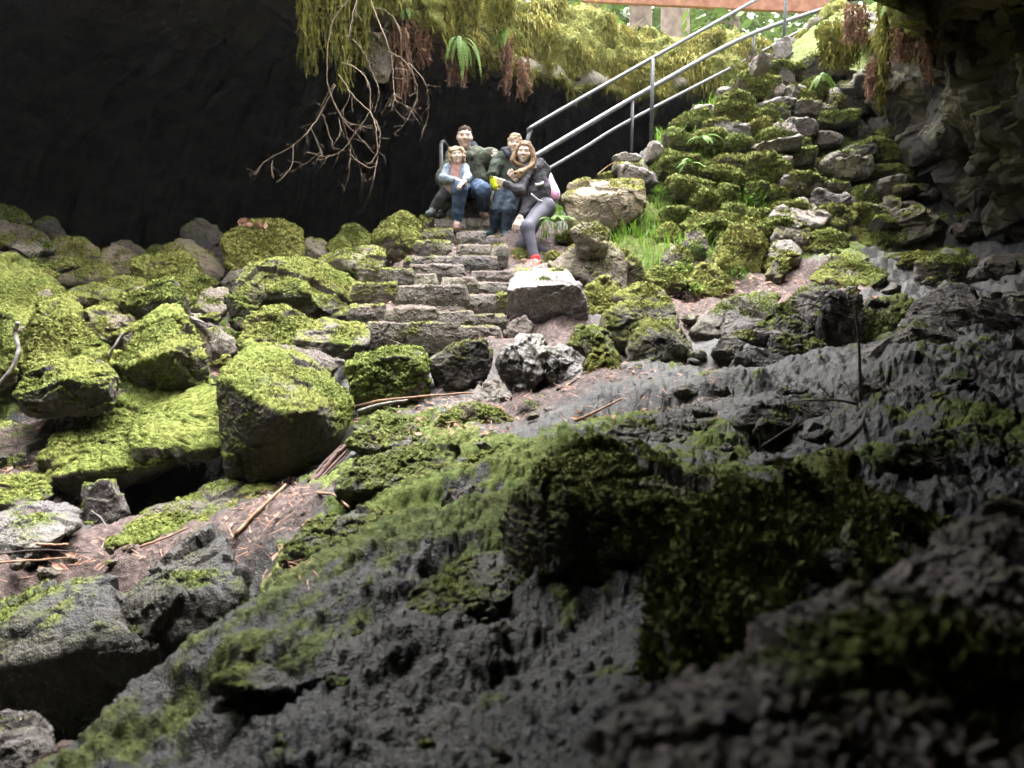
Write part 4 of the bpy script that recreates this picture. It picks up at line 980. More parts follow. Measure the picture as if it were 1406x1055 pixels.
while y < 318 and k < 98:
    xl = np.interp(y, [100, 120, 150, 180, 200, 222, 300, 320], [1056, 1010, 968, 926, 908, 898, 905, 915])
    x = xl + _wr.uniform(0, 18)
    while x < 1225 and k < 98:
        w_ = _wr.uniform(28, 64); h_ = _wr.uniform(19, 36)
        cx, cy = x + w_ / 2, y + _wr.uniform(-12, 12)
        lit = np.clip((1130 - cx) / 150, 0, 1)
        if not (cx > 1140 and cy < 128):
            wall_stone(cx, cy, w_, h_, k, float(np.clip(_wr.normal(.88 if lit > .3 else .42, .25), 0, .95)), float(_wr.uniform(.25, .7)), float(_wr.uniform(.06, .11)), float(_wr.uniform(.0, .14)))
            k += 1
        x += w_ * .98
    y += 22

# ------------------------------------------------------------------ handrails
def rail_thing(label, tubes, posts, base, r, group="steel handrails"):
    t = thing("handrail", label, "handrail", base, group)
    for pts, rr in tubes:
        MB().tube(smooth_path(pts, 6), rr, 10).build("rail", M['metal'], t)
    for a, b, rr in posts:
        mb = MB().tube([a, b], rr, 10)
        mb.tube([b + np.array([0, 0, .006]), b - np.array([0, 0, .01])], rr * 2.0, 12)
        mb.build("post", M['metal'], t)
    return t
def post(px, y0, y1, d, r=.02):
    a, b = P(px, y0, d), P(px, y1, d)
    b[0], b[1] = a[0], a[1]; b[2] -= .06
    return a, b, r
n0 = [P(724, 215, 7.5), P(724.5, 193, 7.5), P(729, 180, 7.55), P(742, 168, 7.6), P(896, 80, 8.6), P(1040, -1, 10.0), P(1100, -36, 10.7)]
rail_thing("steel handrail with the bent lower end behind the woman's head, two posts on the wall", [(n0, .021)], [post(896.5, 80, 189, 8.55, .021), post(1080, -25, 70, 10.4, .023)], P(896, 189, 8.55), .02)
n1 = [P(725, 221, 7.75), P(800, 176, 8.3), P(896, 120, 9.1), P(1035, 46, 10.6), P(1180, -3, 12.4)]
n2 = [P(735, 243, 7.75), P(800, 205, 8.3), P(868, 164, 8.9), P(1035, 77, 10.7), P(1175, 1, 12.4)]
rail_thing("double steel handrail with a thick upper pipe and a thinner lower pipe up the stairs", [(n1, .029), (n2, .021)], [post(868.5, 136, 216, 8.85, .019), post(1035, 46, 92, 10.6, .021)], P(868, 216, 8.85), .02)
rail_thing("short steel handrail end standing behind the girl and man", [([P(605.5, 198, 7.95), P(609, 195, 8.0), P(618, 207, 8.25), P(640, 232, 8.9)], .02)], [post(605.5, 197, 292, 7.95, .021)], P(605, 290, 7.95), .02)

# ------------------------------------------------------------------ timber beam and forest above
def box_between(mb, a, b, up, h, t):
    a, b = np.asarray(a, float), np.asarray(b, float)
    ax = b - a; ax /= np.linalg.norm(ax)
    s = np.cross(ax, up); s /= np.linalg.norm(s)
    u = np.cross(s, ax)
    v = []
    for q in (a, b):
        for i, jj in ((-1, 0), (1, 0), (1, 1), (-1, 1)):
            v.append(q + s * t / 2 * i + u * h * jj)
    mb.add(v, [(0, 1, 2, 3), (7, 6, 5, 4), (0, 4, 5, 1), (1, 5, 6, 2), (2, 6, 7, 3), (3, 7, 4, 0)])
mb = MB()
box_between(mb, P(800, 3, 14.6), P(1133, 19, 12.6), np.array([0, 0, 1.0]), .42, .14)
bo = mb.build("timber_beam", M['beam'], smooth=False)
tag(bo, "weathered orange timber beam crossing above the cave opening", "beam")
M['trunkpale'] = plain_mat("pale_trunk_bark", (0.16, 0.12, 0.105), (0.32, 0.25, 0.22), 5, 0.95, bump=0.6)
def tree(label, px, d, r, h, seed, base_py=48):
    rng = np.random.default_rng(seed)
    b = P(px, base_py, d); b[2] = 3.0
    t = thing("conifer_tree", label, "tree", b, "trees standing above the cave opening")
    z = np.linspace(0, h, 14)
    path = np.stack([b[0] + .05 * np.sin(z), b[1] + .05 * np.cos(z * .7), b[2] + z], 1)
    mb = MB(); rad = r * (1 - z / h * .7); rad[0] *= 1.35; rad[1] *= 1.05
    mb.tube(path, rad, 18)
    for i in range(26):
        zz = h * rng.uniform(.28, .95); aa = rng.uniform(0, 6.28); L = rng.uniform(1.0, 2.6) * (1.1 - zz / h)
        o_ = np.array([b[0], b[1], b[2] + zz])
        e = o_ + L * np.array([math.cos(aa), math.sin(aa), -.12])
        mb.tube([o_, (o_ + e) / 2 + [0, 0, .08], e], [.05, .03, .008], 6)
    mb.build("trunk", M['trunkpale'], t)
    n = 5200
    zz = h * rng.uniform(.3, 1.0, n) ** .9; aa = rng.uniform(0, 6.28, n)
    rr = (2.7 * (1.08 - zz / h)) * np.sqrt(rng.random(n)) * (0.75 + .35 * np.sin(aa * 3 + zz * 2))
    c = np.stack([b[0] + rr * np.cos(aa), b[1] + rr * np.sin(aa), b[2] + zz - .15 * rr], 1)
    dv = np.stack([np.cos(aa), np.sin(aa), -.5 + rng.normal(size=n) * .3], 1) + rng.normal(size=(n, 3)) * .45
    dv /= np.linalg.norm(dv, axis=1)[:, None]
    s = np.cross(dv, rng.normal(size=(n, 3))); s /= np.linalg.norm(s, axis=1)[:, None]
    L = rng.uniform(.10, .26, n)[:, None]
    v = np.stack([c - s * L * .2, c + s * L * .2, c + dv * L + s * L * .12, c + dv * L - s * L * .12], 1).reshape(-1, 3)
    crown = mesh_np("crown", v, np.arange(n * 4).reshape(-1, 4), M['leaf'], smooth=False)
    put(crown, t)
tree("broad pale tree trunk right behind the timber beam", 925, 17, .36, 15, 1)
tree("pale tree trunk just left of the broad one", 880, 19.5, .34, 16, 2)
tree("thin pale tree trunk under the left end of the timber beam", 815, 21, .22, 14, 3)
tree("thin tree trunk under the right part of the timber beam", 1010, 25, .2, 13, 4)
def undergrowth(name, label, region, n, size, mat, seed):
    rng = np.random.default_rng(seed)
    out = MB()
    (x0, x1, y0, y1, z0, z1) = region
    c = rng.uniform([x0, y0, 0], [x1, y1, 1], (n, 3))
    c[:, 2] = z0 + (z1 - z0) * c[:, 2] ** 1.6
    keep = fbm(c, .5, 3, seed) > -.05
    c = c[keep]; n = len(c)
    dv = rng.normal(size=(n, 3)); dv[:, 2] = np.abs(dv[:, 2]) * .4
    dv /= np.linalg.norm(dv, axis=1)[:, None]
    s = np.cross(dv, rng.normal(size=(n, 3))); s /= np.linalg.norm(s, axis=1)[:, None]
    L = (size * rng.uniform(.5, 1.4, n))[:, None]
    v = np.stack([c, c + dv * L * .5 + s * L * .28, c + dv * L, c + dv * L * .5 - s * L * .28], 1).reshape(-1, 3)
    o = mesh_np(name, v, np.arange(n * 4).reshape(-1, 4), mat, smooth=False)
    return tag(o, label, "undergrowth", kind="stuff")
undergrowth("undergrowth", "low green undergrowth on the forest floor above the cave", (-3, 11, 13.2, 26, 3.4, 4.7), 5200, .22, M['leaf'], 9)
undergrowth("far_wood", "pale green far-off wood beyond the cave opening", (-14, 24, 30, 44, 3.0, 17), 30000, .85, M['leaf'], 19)
# ------------------------------------------------------------------ small rubble between the boulders
def rubble(region, n, label, group, size, moss, tone, seed, hue=.5, wet=.2, dirt=.1):
    """loose stones lying on the ground inside a photo-pixel polygon box"""
    r = np.random.default_rng(seed)
    made = 0
    for _ in range(n):
        x0, y0, x1, y1 = region[int(r.integers(len(region)))]
        px, py = r.uniform(x0, x1), r.uniform(y0, y1)
        c = ground_pt(px, py)
        s = size * float(np.exp(r.normal() * .38))
        pts = r.normal(size=(14, 3)); pts /= np.linalg.norm(pts, axis=1)[:, None]
        pts = pts * np.array([1.0, .8, .62]) * s * r.uniform(.8, 1.1, (14, 1)) + c + np.array([0, 0, s * .12])
        d = float(c @ FWD)
        o = rock_from([pts], "rubble_stone", seed * 100 + made, moss=float(np.clip(moss + r.normal() * .22, 0, 1)), hue=float(np.clip(hue + r.normal() * .2, 0, 1)), tone=float(tone * r.uniform(.75, 1.3)), wet=wet, dirt=dirt,
                      px=2 * s / d * 773, d=d, chips=4, power=24, rough=1.5, tuft=1.2, lean=(0, -.2, 0))
        tag(o, label, "stone", group)
        made += 1
rubble([(0, 350, 130, 470), (120, 345, 320, 420), (180, 395, 330, 470), (90, 420, 300, 520), (0, 330, 90, 380)], 46, "small mossy stone lying loose between the big boulders left of the steps", "small stones among the left boulders", .10, .6, .18, 5)
rubble([(410, 340, 560, 370), (320, 320, 560, 350), (230, 420, 330, 500), (470, 350, 560, 400)], 16, "small stone in the litter close to the left side of the steps", "small stones beside the steps", .075, .4, .2, 6)
rubble([(880, 330, 1080, 390), (740, 330, 900, 400), (900, 300, 1100, 340), (1060, 340, 1200, 370)], 34, "small bright mossy stone on the bank below the rubble wall", "small stones on the bank below the wall", .085, .75, .15, 7, hue=.6)
rubble([(950, 440, 1130, 500), (1120, 400, 1360, 470), (780, 480, 960, 520)], 22, "small black stone caught between the rocks of the dark pile", "small stones in the dark pile", .08, .3, .05, 8, wet=.4)
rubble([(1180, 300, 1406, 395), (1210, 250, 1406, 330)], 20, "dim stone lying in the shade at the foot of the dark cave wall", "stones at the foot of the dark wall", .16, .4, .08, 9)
rubble([(620, 520, 860, 600), (560, 600, 700, 700), (440, 560, 560, 620), (860, 500, 1150, 620), (1150, 520, 1400, 640), (850, 510, 1400, 600)], 75, "small dark pebble-like stone on the open rock slope", "small stones on the open slope", .035, .2, .06, 10, wet=.5)
rubble([(0, 740, 200, 790), (330, 700, 420, 780), (0, 620, 90, 660)], 14, "small earthy stone in the litter on the lower left", "small stones in the lower left litter", .035, .1, .14, 11, dirt=.4)
rubble([(250, 880, 700, 1040), (380, 720, 700, 880), (560, 640, 720, 760)], 30, "little dark stone lying on the near mossy slab", "little stones on the near slab", .018, .3, .06, 12, wet=.5)
# ------------------------------------------------------------------ people: smooth-blended solids turned into one skin each
class Solid:
    def __init__(self, lo, hi, vox):
        self.lo = np.asarray(lo, float); self.vox = vox
        self.n = np.ceil((np.asarray(hi) - self.lo) / vox).astype(int) + 1
        self.g = np.full(self.n, 0.08, np.float32)
    def _sub(self, lo, hi):
        a = np.clip(np.floor((lo - self.lo) / self.vox).astype(int), 0, self.n)
        b = np.clip(np.ceil((hi - self.lo) / self.vox).astype(int) + 1, 0, self.n)
        if (b <= a).any(): return None, None
        ax = [self.lo[i] + self.vox * np.arange(a[i], b[i]) for i in range(3)]
        X, Y, Z = np.meshgrid(*ax, indexing='ij')
        return (slice(a[0], b[0]), slice(a[1], b[1]), slice(a[2], b[2])), np.stack([X, Y, Z], -1)
    def _min(self, sl, d, k):
        g = self.g[sl]
        h = np.clip(0.5 + 0.5 * (g - d) / k, 0, 1)
        self.g[sl] = g * (1 - h) + d * h - k * h * (1 - h)
    def cap(self, a, ra, b=None, rb=None, k=0.02):
        a = np.asarray(a, float); b = a + 1e-6 if b is None else np.asarray(b, float); rb = ra if rb is None else rb
        m = max(ra, rb) + 0.09
        sl, q = self._sub(np.minimum(a, b) - m, np.maximum(a, b) + m)
        if sl is None: return self
        ba = b - a
        t = np.clip(((q - a) @ ba) / (ba @ ba + 1e-12), 0, 1)
        d = np.linalg.norm(q - a - t[..., None] * ba, axis=-1) - (ra + (rb - ra) * t)
        self._min(sl, d, k); return self
    def ell(self, c, r, axes=None, k=0.015, cut=False):
        c = np.asarray(c, float); r = np.asarray(r, float)
        m = r.max() + 0.06
        sl, q = self._sub(c - m, c + m)
        if sl is None: return self
        l = q - c
        if axes is not None: l = l @ np.asarray(axes).T
        k0 = np.linalg.norm(l / r, axis=-1); k1 = np.linalg.norm(l / (r * r), axis=-1) + 1e-9
        d = k0 * (k0 - 1) / k1
        if cut:
            g = self.g[sl]; d = -d
            h = np.clip(0.5 - 0.5 * (g - d) / k, 0, 1)
            self.g[sl] = g * (1 - h) + d * h + k * h * (1 - h)
        else: self._min(sl, d, k)
        return self
    def keep(self, fn):
        """intersect with fn(points) < 0"""
        sl, q = self._sub(self.lo, self.lo + self.vox * self.n)
        self.g[sl] = np.maximum(self.g[sl], fn(q)); return self
    def mesh(self):
        g = self.g
        g[0], g[-1] = .05, .05; g[:, 0], g[:, -1] = .05, .05; g[:, :, 0], g[:, :, -1] = .05, .05
        ins = g < 0
        nx, ny, nz = g.shape
        acc = np.zeros((nx - 1, ny - 1, nz - 1, 3), np.float32); cnt = np.zeros((nx - 1, ny - 1, nz - 1), np.float32)
        quads = []
        for ax in range(3):
            s0 = [slice(None)] * 3; s1 = [slice(None)] * 3
            s0[ax] = slice(0, -1); s1[ax] = slice(1, None)
            g0, g1 = g[tuple(s0)], g[tuple(s1)]
            ch = (g0 < 0) != (g1 < 0)
            ii = np.argwhere(ch)
            t = g0[ch] / (g0[ch] - g1[ch])
            pos = ii.astype(np.float32); pos[:, ax] += t
            o1, o2 = [(1, 2), (2, 0), (0, 1)][ax]
            cells = []
            for da, db in ((0, 0), (-1, 0), (-1, -1), (0, -1)):
                c = ii.copy(); c[:, o1] += da; c[:, o2] += db
                cells.append(c)
                ok = ((c >= 0) & (c < np.array(cnt.shape))).all(1)
                np.add.at(acc, tuple(c[ok].T), pos[ok]); np.add.at(cnt, tuple(c[ok].T), 1)
            flip = g0[ch] < 0
            quads.append((cells, flip))
        vid = np.full(cnt.shape, -1, np.int64)
        w_ = np.argwhere(cnt > 0)
        vid[tuple(w_.T)] = np.arange(len(w_))
        v = self.lo + self.vox * (acc[tuple(w_.T)] / cnt[tuple(w_.T)][:, None])
        fs = []
        for cells, flip in quads:
            q = np.stack([vid[tuple(c.T)] for c in cells], 1)
            q[~flip] = q[~flip][:, ::-1]
            fs.append(q)
        return v, np.concatenate(fs)

def solid_for(pts, vox, m=.2):
    pts = np.asarray(pts)
    return Solid(pts.min(0) - m, pts.max(0) + m, vox)

def fabric(name, c0, c1, rough=.85, scale=14, fold=.5):
    m, nt, bs = new_mat(name)
    tc = N(nt, "ShaderNodeTexCoord").outputs["Object"]
    lk(nt, ramp(nt, noise_n(nt, scale, 4, tc), [(.3, c0), (.7, c1)]), bs.inputs["Base Color"])
    bs.inputs["Roughness"].default_value = rough; bs.inputs["Specular IOR Level"].default_value = .25
    b = N(nt, "ShaderNodeBump"); b.inputs["Strength"].default_value = fold; b.inputs["Distance"].default_value = .03
    lk(nt, noise_n(nt, 16, 3, tc, .5), b.inputs["Height"]); lk(nt, b.outputs[0], bs.inputs["Normal"])
    return m
def skin_mat(name, c):
    m, nt, bs = new_mat(name)
    tc = N(nt, "ShaderNodeTexCoord").outputs["Object"]
    lk(nt, ramp(nt, noise_n(nt, 18, 3, tc), [(.3, tuple(x * .86 for x in c)), (.7, tuple(min(1, x * 1.08) for x in c))]), bs.inputs["Base Color"])
    bs.inputs["Roughness"].default_value = .5; bs.inputs["Specular IOR Level"].default_value = .35
    bs.inputs["Subsurface Weight"].default_value = .08; bs.inputs["Subsurface Radius"].default_value = (.01, .004, .002)
    return m
M['skin'] = skin_mat("skin", (.56, .40, .335))
M['skinpale'] = skin_mat("fair_skin", (.64, .49, .425))
M['eyewhite'] = plain_mat("eye_white", (.55, .53, .5), (.65, .62, .6), 5, .3)
M['iris'] = plain_mat("iris", (.02, .025, .03), (.05, .05, .05), 5, .2)
M['lip'] = plain_mat("lips", (.36, .17, .14), (.44, .21, .18), 30, .5)
M['teeth'] = plain_mat("teeth", (.62, .6, .55), (.72, .7, .65), 30, .3)
def hair_mat(name, c0, c1):
    m, nt, bs = new_mat(name)
    tc = N(nt, "ShaderNodeTexCoord").outputs["Object"]
    mp = N(nt, "ShaderNodeMapping"); mp.inputs["Scale"].default_value = (150, 150, 22); lk(nt, tc, mp.inputs["Vector"])
    n = noise_n(nt, 1.0, 3, mp.outputs[0])
    lk(nt, ramp(nt, n, [(.3, c0), (.7, c1)]), bs.inputs["Base Color"])
    bs.inputs["Roughness"].default_value = .75; bs.inputs["Specular IOR Level"].default_value = .15
    b = N(nt, "ShaderNodeBump"); b.inputs["Strength"].default_value = .8; b.inputs["Distance"].default_value = .006
    lk(nt, n, b.inputs["Height"]); lk(nt, b.outputs[0], bs.inputs["Normal"])
    return m

def axes_for(fwd, up=(0, 0, 1), roll=0.0):
    f = np.asarray(fwd, float); f /= np.linalg.norm(f)
    r = np.cross(f, np.asarray(up, float)); r /= np.linalg.norm(r)
    u = np.cross(r, f)
    if roll:
        c, s = math.cos(roll), math.sin(roll)
        r, u = r * c + u * s, u * c - r * s
    return np.stack([r, f, u])          # rows: right, forward, up

def head_solid(S_, c, ax, h, neck):
    L = lambda x, y, z: np.asarray(c) + h * (x * ax[0] + y * ax[1] + z * ax[2])
    S_.ell(L(0, -.05, .11), np.array([.315, .40, .385]) * h, ax)
    S_.ell(L(0, .07, -.18), np.array([.265, .28, .30]) * h, ax, k=.03)
    S_.cap(L(0, .26, -.41), .075 * h, k=.02)
    S_.cap(L(0, .355, .06), .028 * h, L(0, .43, -.10), .052 * h, k=.012)
    for s in (-1, 1):
        S_.cap(L(s * .05, .385, -.11), .035 * h, k=.008)
        S_.ell(L(s * .325, -.03, -.02), np.array([.045, .09, .13]) * h, ax, k=.006)
        S_.ell(L(s * .19, .25, -.10), np.array([.10, .10, .09]) * h, ax, k=.03)
        S_.cap(L(s * .06, .35, .125), .035 * h, L(s * .22, .30, .12), .03 * h, k=.015)
        S_.ell(L(s * .145, .385, .03), np.array([.065, .05, .038]) * h, ax, k=.012, cut=True)
    S_.cap(L(0, -.10, -.25), .19 * h, neck, .21 * h, k=.03)
    return L

def face_bits(par, L, ax, h, smile):
    for s in (-1, 1):
        sv, sf = ico(2)
        e = MB(); e.add(L(s * .145, .325, .03) + sv * .046 * h * np.array([1.1, 1, .55]), tris=sf)
        o = e.build("eye", M['eyewhite'], None); o.parent = par
        i_ = MB(); i_.add(L(s * .145, .350, .03) + sv * .027 * h, tris=sf)
        put_child = i_.build("iris", M['iris'], None); put_child.parent = o
    w_ = .115 if smile else .075
    cv = [L(x, .375 - 1.5 * x * x, -.255 + (1.6 if smile else .3) * x * x) for x in np.linspace(-w_, w_, 7)]
    MB().tube(cv, [.008 * h, .014 * h, .02 * h, .022 * h, .02 * h, .014 * h, .008 * h], 8).build("lips", M['lip'], None).parent = par
    if smile:
        cv = [L(x, .402 - 1.5 * x * x, -.25 + 1.4 * x * x) for x in np.linspace(-w_ * .75, w_ * .75, 6)]
        MB().tube(cv, [.008 * h, .018 * h, .021 * h, .021 * h, .018 * h, .008 * h], 8).build("teeth", M['teeth'], None).parent = par

def hand(S_, wrist, d, nrm, size, curl=.6, thumb=1):
    """palm, four unequal bent fingers and a thumb off the side of the palm; size = hand length"""
    d = np.asarray(d, float); d /= np.linalg.norm(d)
    n = np.asarray(nrm, float); n -= d * (n @ d); n /= np.linalg.norm(n)
    s = np.cross(d, n)
    w = np.asarray(wrist, float)
    for q in (-.16, 0, .16):
        S_.cap(w + s * q * size * .7, .085 * size, w + d * .48 * size + s * q * size, .075 * size, k=.008)
    for i, (q, ln) in enumerate(((-.21, .40), (-.07, .48), (.07, .45), (.20, .36))):
        b = w + d * .50 * size + s * q * size
        a1 = curl * .7
        m1 = b + (d * math.cos(a1) + n * math.sin(a1)) * ln * .55 * size
        a2 = curl * 1.8
        e = m1 + (d * math.cos(a2) + n * math.sin(a2)) * ln * .45 * size
        S_.cap(b, .052 * size, m1, .046 * size, k=.004); S_.cap(m1, .046 * size, e, .038 * size, k=.004)
    b = w + d * .12 * size + s * thumb * .2 * size
    m1 = b + (d * .6 + s * thumb * .65 + n * .25) * .26 * size
    S_.cap(b, .07 * size, m1, .055 * size, k=.008); S_.cap(m1, .055 * size, m1 + (d * .85 + n * .4) * .2 * size, .042 * size, k=.004)

def limb(S_, pts, rad, k=.02):
    for a, b, ra, rb in zip(pts[:-1], pts[1:], rad[:-1], rad[1:]): S_.cap(a, ra, b, rb, k)

def put_solid(S_, name, mat, par=None, wob=0.0, wsc=8.0, seed=0):
    v, f = S_.mesh()
    if wob:
        n = vnormals(v, f[:, [0, 1, 2]])
        v = v + n * (wob * fbm(v, wsc, 3, seed) + wob * .45 * np.abs(fbm(v * np.array([1, 1, 1.7]), wsc * 2.3, 2, seed + 3)) * (1 if wob > .005 else 0) - (wob * .25 if wob > .005 else 0))[:, None]
    o = mesh_np(name, v, f, mat)
    if par is not None: o.parent = par
    return o

def shoe(par, heel, toe, up, w_, mat, solemat):
    s = solid_for([heel, toe], .006, .12)
    heel, toe, up = (np.asarray(q, float) for q in (heel, toe, up))
    s.cap(heel, w_, toe, w_ * .88, k=.02); s.cap(heel, w_ * .9, heel + up * .08, w_ * .95, k=.02)
    s.cap(heel + (toe - heel) * .35 + up * .03, w_ * .85, k=.03)
    o = put_solid(s, "shoe", mat, par)
    q = solid_for([heel, toe], .006, .12)
    q.cap(heel - up * w_ * .75, w_ * .95, toe - up * w_ * .7, w_ * .9, k=.02)
    q.keep(lambda p: np.abs((p - (heel - up * w_ * .8)) @ up) - .014)
    so = put_solid(q, "sole", solemat, o)
    return o

def person(label, body_fn, lo_hi, vox, skin):
    s = solid_for(lo_hi, vox, .22)
    L, ax, h, smile = body_fn(s)
    o = put_solid(s, "person", skin)
    tag(o, label, "person")
    face_bits(o, L, ax, h, smile)
    return o, L, ax, h

p_ = lambda x, y, d: P(x, y, d)

# ---- man
mh, mhh = p_(638, 189, 7.48), .214
max_ = axes_for(np.array([.10, -1, .02]), roll=.03)
mnk = p_(642, 209, 7.55)
m_hipR, m_kneeR, m_ankR = p_(633, 257, 7.62), p_(631, 260, 7.14), p_(628, 307, 7.24)
m_hipL, m_kneeL, m_ankL = p_(654, 257, 7.62), p_(664, 262, 7.18), p_(664, 291, 7.46)
m_sR, m_eR, m_wR = p_(622, 217, 7.58), p_(605, 245, 7.5), p_(622, 255, 7.28)
m_sL, m_eL, m_wL = p_(674, 214, 7.62), p_(703, 228, 7.8), p_(737, 226, 7.42)
def man_body(s):
    L = head_solid(s, mh, max_, mhh, mnk)
    s.cap(m_sR, .06, m_sL, .06); s.cap(p_(645, 225, 7.6), .12, p_(644, 252, 7.64), .12, k=.04)
    limb(s, [m_sR, m_eR, m_wR], [.055, .042, .03]); limb(s, [m_sL, m_eL, m_wL], [.055, .042, .03])
    hand(s, m_wL, [.25, -.9, -.15], [.2, .2, -1], .18, .8, -1)
    hand(s, m_wR, [.8, -.5, .1], [0, .5, -1], .18, .7, 1)
    limb(s, [m_hipR, m_kneeR, m_ankR], [.085, .06, .04]); limb(s, [m_hipL, m_kneeL, m_ankL], [.085, .06, .04])
    s.cap(m_ankR, .04, m_ankR + np.array([0, -.06, -.03]), .035); s.cap(m_ankL, .04, m_ankL + np.array([0, -.06, -.03]), .035)
    return L, max_, mhh, False
man, mL, _, _ = person("man in an olive green jacket and blue jeans sitting on the top step", man_body, [mh, m_ankR, m_ankL, m_eR, m_wL, m_kneeR], .0065, M['skin'])
M['olive'] = fabric("olive_jacket", (.050, .058, .040), (.085, .095, .066))
M['jeans'] = fabric("blue_denim", (.028, .050, .095), (.060, .095, .165), scale=22)
M['jeansdark'] = fabric("dark_denim", (.020, .032, .048), (.045, .066, .090), scale=22)
M['brownshoe'] = plain_mat("brown_leather", (.09, .045, .03), (.17, .09, .065), 20, .6)
M['darksole'] = plain_mat("dark_rubber", (.03, .028, .027), (.05, .045, .045), 20, .8)
s = solid_for([m_sR, m_sL, m_hipR, m_eR, m_wL], .0065)
s.cap(m_sR, .078, m_sL, .078, k=.05); s.cap(p_(646, 222, 7.6), .142, p_(644, 250, 7.62), .140, k=.06); s.cap(p_(636, 246, 7.6), .11, p_(656, 246, 7.6), .11, k=.04)
limb(s, [m_sR, m_eR, m_wR + (m_eR - m_wR) * .1], [.070, .057, .044], .03); limb(s, [m_sL, m_eL, m_wL + (m_eL - m_wL) * .1], [.070, .058, .045], .03)
s.cap(p_(632, 209, 7.55), .035, p_(644, 214, 7.44), .03, k=.03); s.cap(p_(655, 207, 7.6), .045, p_(646, 214, 7.44), .03, k=.03)
s.keep(lambda q: (p_(644, 258, 7.6)[2] - q[..., 2]))
jk = put_solid(s, "jacket", M['olive'], man, .016, 10, 1)
M['navy'] = fabric("navy_lining", (.012, .014, .024), (.028, .03, .046))
s = solid_for([mnk], .006)
s.cap(p_(634, 206, 7.6), .028, p_(650, 200, 7.66), .036); s.cap(p_(650, 200, 7.66), .036, p_(655, 208, 7.55), .026); s.cap(p_(655, 208, 7.55), .026, p_(645, 214, 7.43), .014)
put_solid(s, "hood", M['navy'], man)
s = solid_for([mnk], .006); s.cap(p_(638, 209, 7.46), .012, p_(644, 213, 7.42), .012)
put_solid(s, "shirt_collar", plain_mat("grey_collar", (.3, .3, .31), (.4, .4, .41), 20), man)
MB().tube([p_(644.5, 215, 7.43), p_(645, 230, 7.425), p_(644.5, 246, 7.45)], .005, 6).build("zip", M['darksole'], None).parent = man
mb = MB(); pc = p_(655, 226, 7.445)
mb.tube([pc + np.array([-.035, 0, .006]), pc + np.array([.035, .012, -.006])], .008, 6); mb.build("pocket_flap", M['navy'], None).parent = man
s = solid_for([m_hipR, m_hipL, m_kneeR, m_ankR, m_ankL], .0065)
s.cap(m_hipR, .105, m_hipL, .105, k=.05)
limb(s, [m_hipR, m_kneeR, m_ankR], [.094, .070, .050], .03); limb(s, [m_hipL, m_kneeL, m_ankL], [.094, .072, .052], .03)
s.keep(lambda q: np.maximum(np.maximum(-1, m_ankR[2] - .025 - q[..., 2]), -1))
put_solid(s, "jeans", M['jeans'], man, .015, 13, 2)
shoe(man, m_ankR + np.array([0, .03, -.045]), m_ankR + np.array([.0, -.17, -.065]), np.array([0, 0, 1.0]), .043, M['brownshoe'], M['darksole'])
shoe(man, m_ankL + np.array([0, .03, -.045]), m_ankL + np.array([.02, -.17, -.06]), np.array([0, 0, 1.0]), .043, M['brownshoe'], M['darksole'])
M['hairbrown'] = hair_mat("short_brown_hair", (.022, .013, .009), (.065, .040, .026))
def cap_hair(name, par, c, ax, h, mat, line, back, grow, wob=.006, seed=3, extra=None):
    s = solid_for([c], .0055, .2 * h / .24 + .1)
    L = lambda x, y, z: np.asarray(c) + h * (x * ax[0] + y * ax[1] + z * ax[2])
    s.ell(L(0, -.06, .12), np.array([.325 + grow, .42 + grow, .40 + grow]) * h, ax)
    def cut(q):
        l = (q - c) @ ax.T / h
        front = line - l[..., 2] + .25 * np.clip(np.abs(l[..., 0]) - .2, 0, 1) - 1.1 * np.clip(-l[..., 1] + .10, 0, .6) * (back - line) / -.6
        return front * h
    s.keep(cut)
    if extra: extra(s, L)
    return put_solid(s, name, mat, par, wob * 2.2, 46, seed)
cap_hair("hair", man, mh, max_, mhh, M['hairbrown'], .24, -.15, .018)

# ---- little girl on the man's knee
gh, ghh = p_(627, 214, 7.22), .162
gax = axes_for(np.array([.12, -1, .10]), roll=-.12)
gnk = p_(626, 227, 7.26)
g_sR, g_eR, g_wR = p_(616, 231, 7.28), p_(608, 245, 7.2), p_(629, 248, 7.12)
g_sL, g_eL, g_wL = p_(637, 231, 7.26), p_(642, 243, 7.18), p_(637, 250, 7.08)
g_h1, g_k1, g_a1 = p_(620, 258, 7.3), p_(606, 272, 7.27), p_(595, 288, 7.32)
g_h2, g_k2, g_a2 = p_(628, 258, 7.34), p_(616, 276, 7.36), p_(606, 291, 7.42)
def girl_body(s):
    L = head_solid(s, gh, gax, ghh, gnk)
    s.cap(g_sR, .035, g_sL, .035); s.cap(p_(626, 233, 7.28), .065, p_(623, 255, 7.32), .068, k=.03)
    limb(s, [g_sR, g_eR, g_wR], [.032, .026, .02]); limb(s, [g_sL, g_eL, g_wL], [.032, .026, .02])
    hand(s, g_wR, [.9, -.2, -.2], [0, .3, -1], .11, .5, 1); hand(s, g_wL, [-.5, -.5, -.5], [0, .3, -1], .11, .5, -1)
    limb(s, [g_h1, g_k1, g_a1], [.055, .042, .03]); limb(s, [g_h2, g_k2, g_a2], [.055, .042, .03])
    return L, gax, ghh, True
girl, gL, _, _ = person("little girl with curly blonde hair and pale denim jacket on the man's knee", girl_body, [gh, g_a1, g_a2, g_eR, g_wL], .0055, M['skinpale'])
M['paledenim'] = fabric("pale_denim", (.16, .20, .26), (.28, .33, .40))
M['coral'] = fabric("coral_shirt", (.42, .20, .16), (.55, .34, .30), scale=30)
M['pinkgrey'] = fabric("pinkish_hem", (.36, .27, .26), (.50, .40, .38))
M['charcoal'] = fabric("charcoal_trousers", (.035, .035, .038), (.07, .07, .074))
s = solid_for([g_sR, g_sL, g_h1, g_eR], .0055)
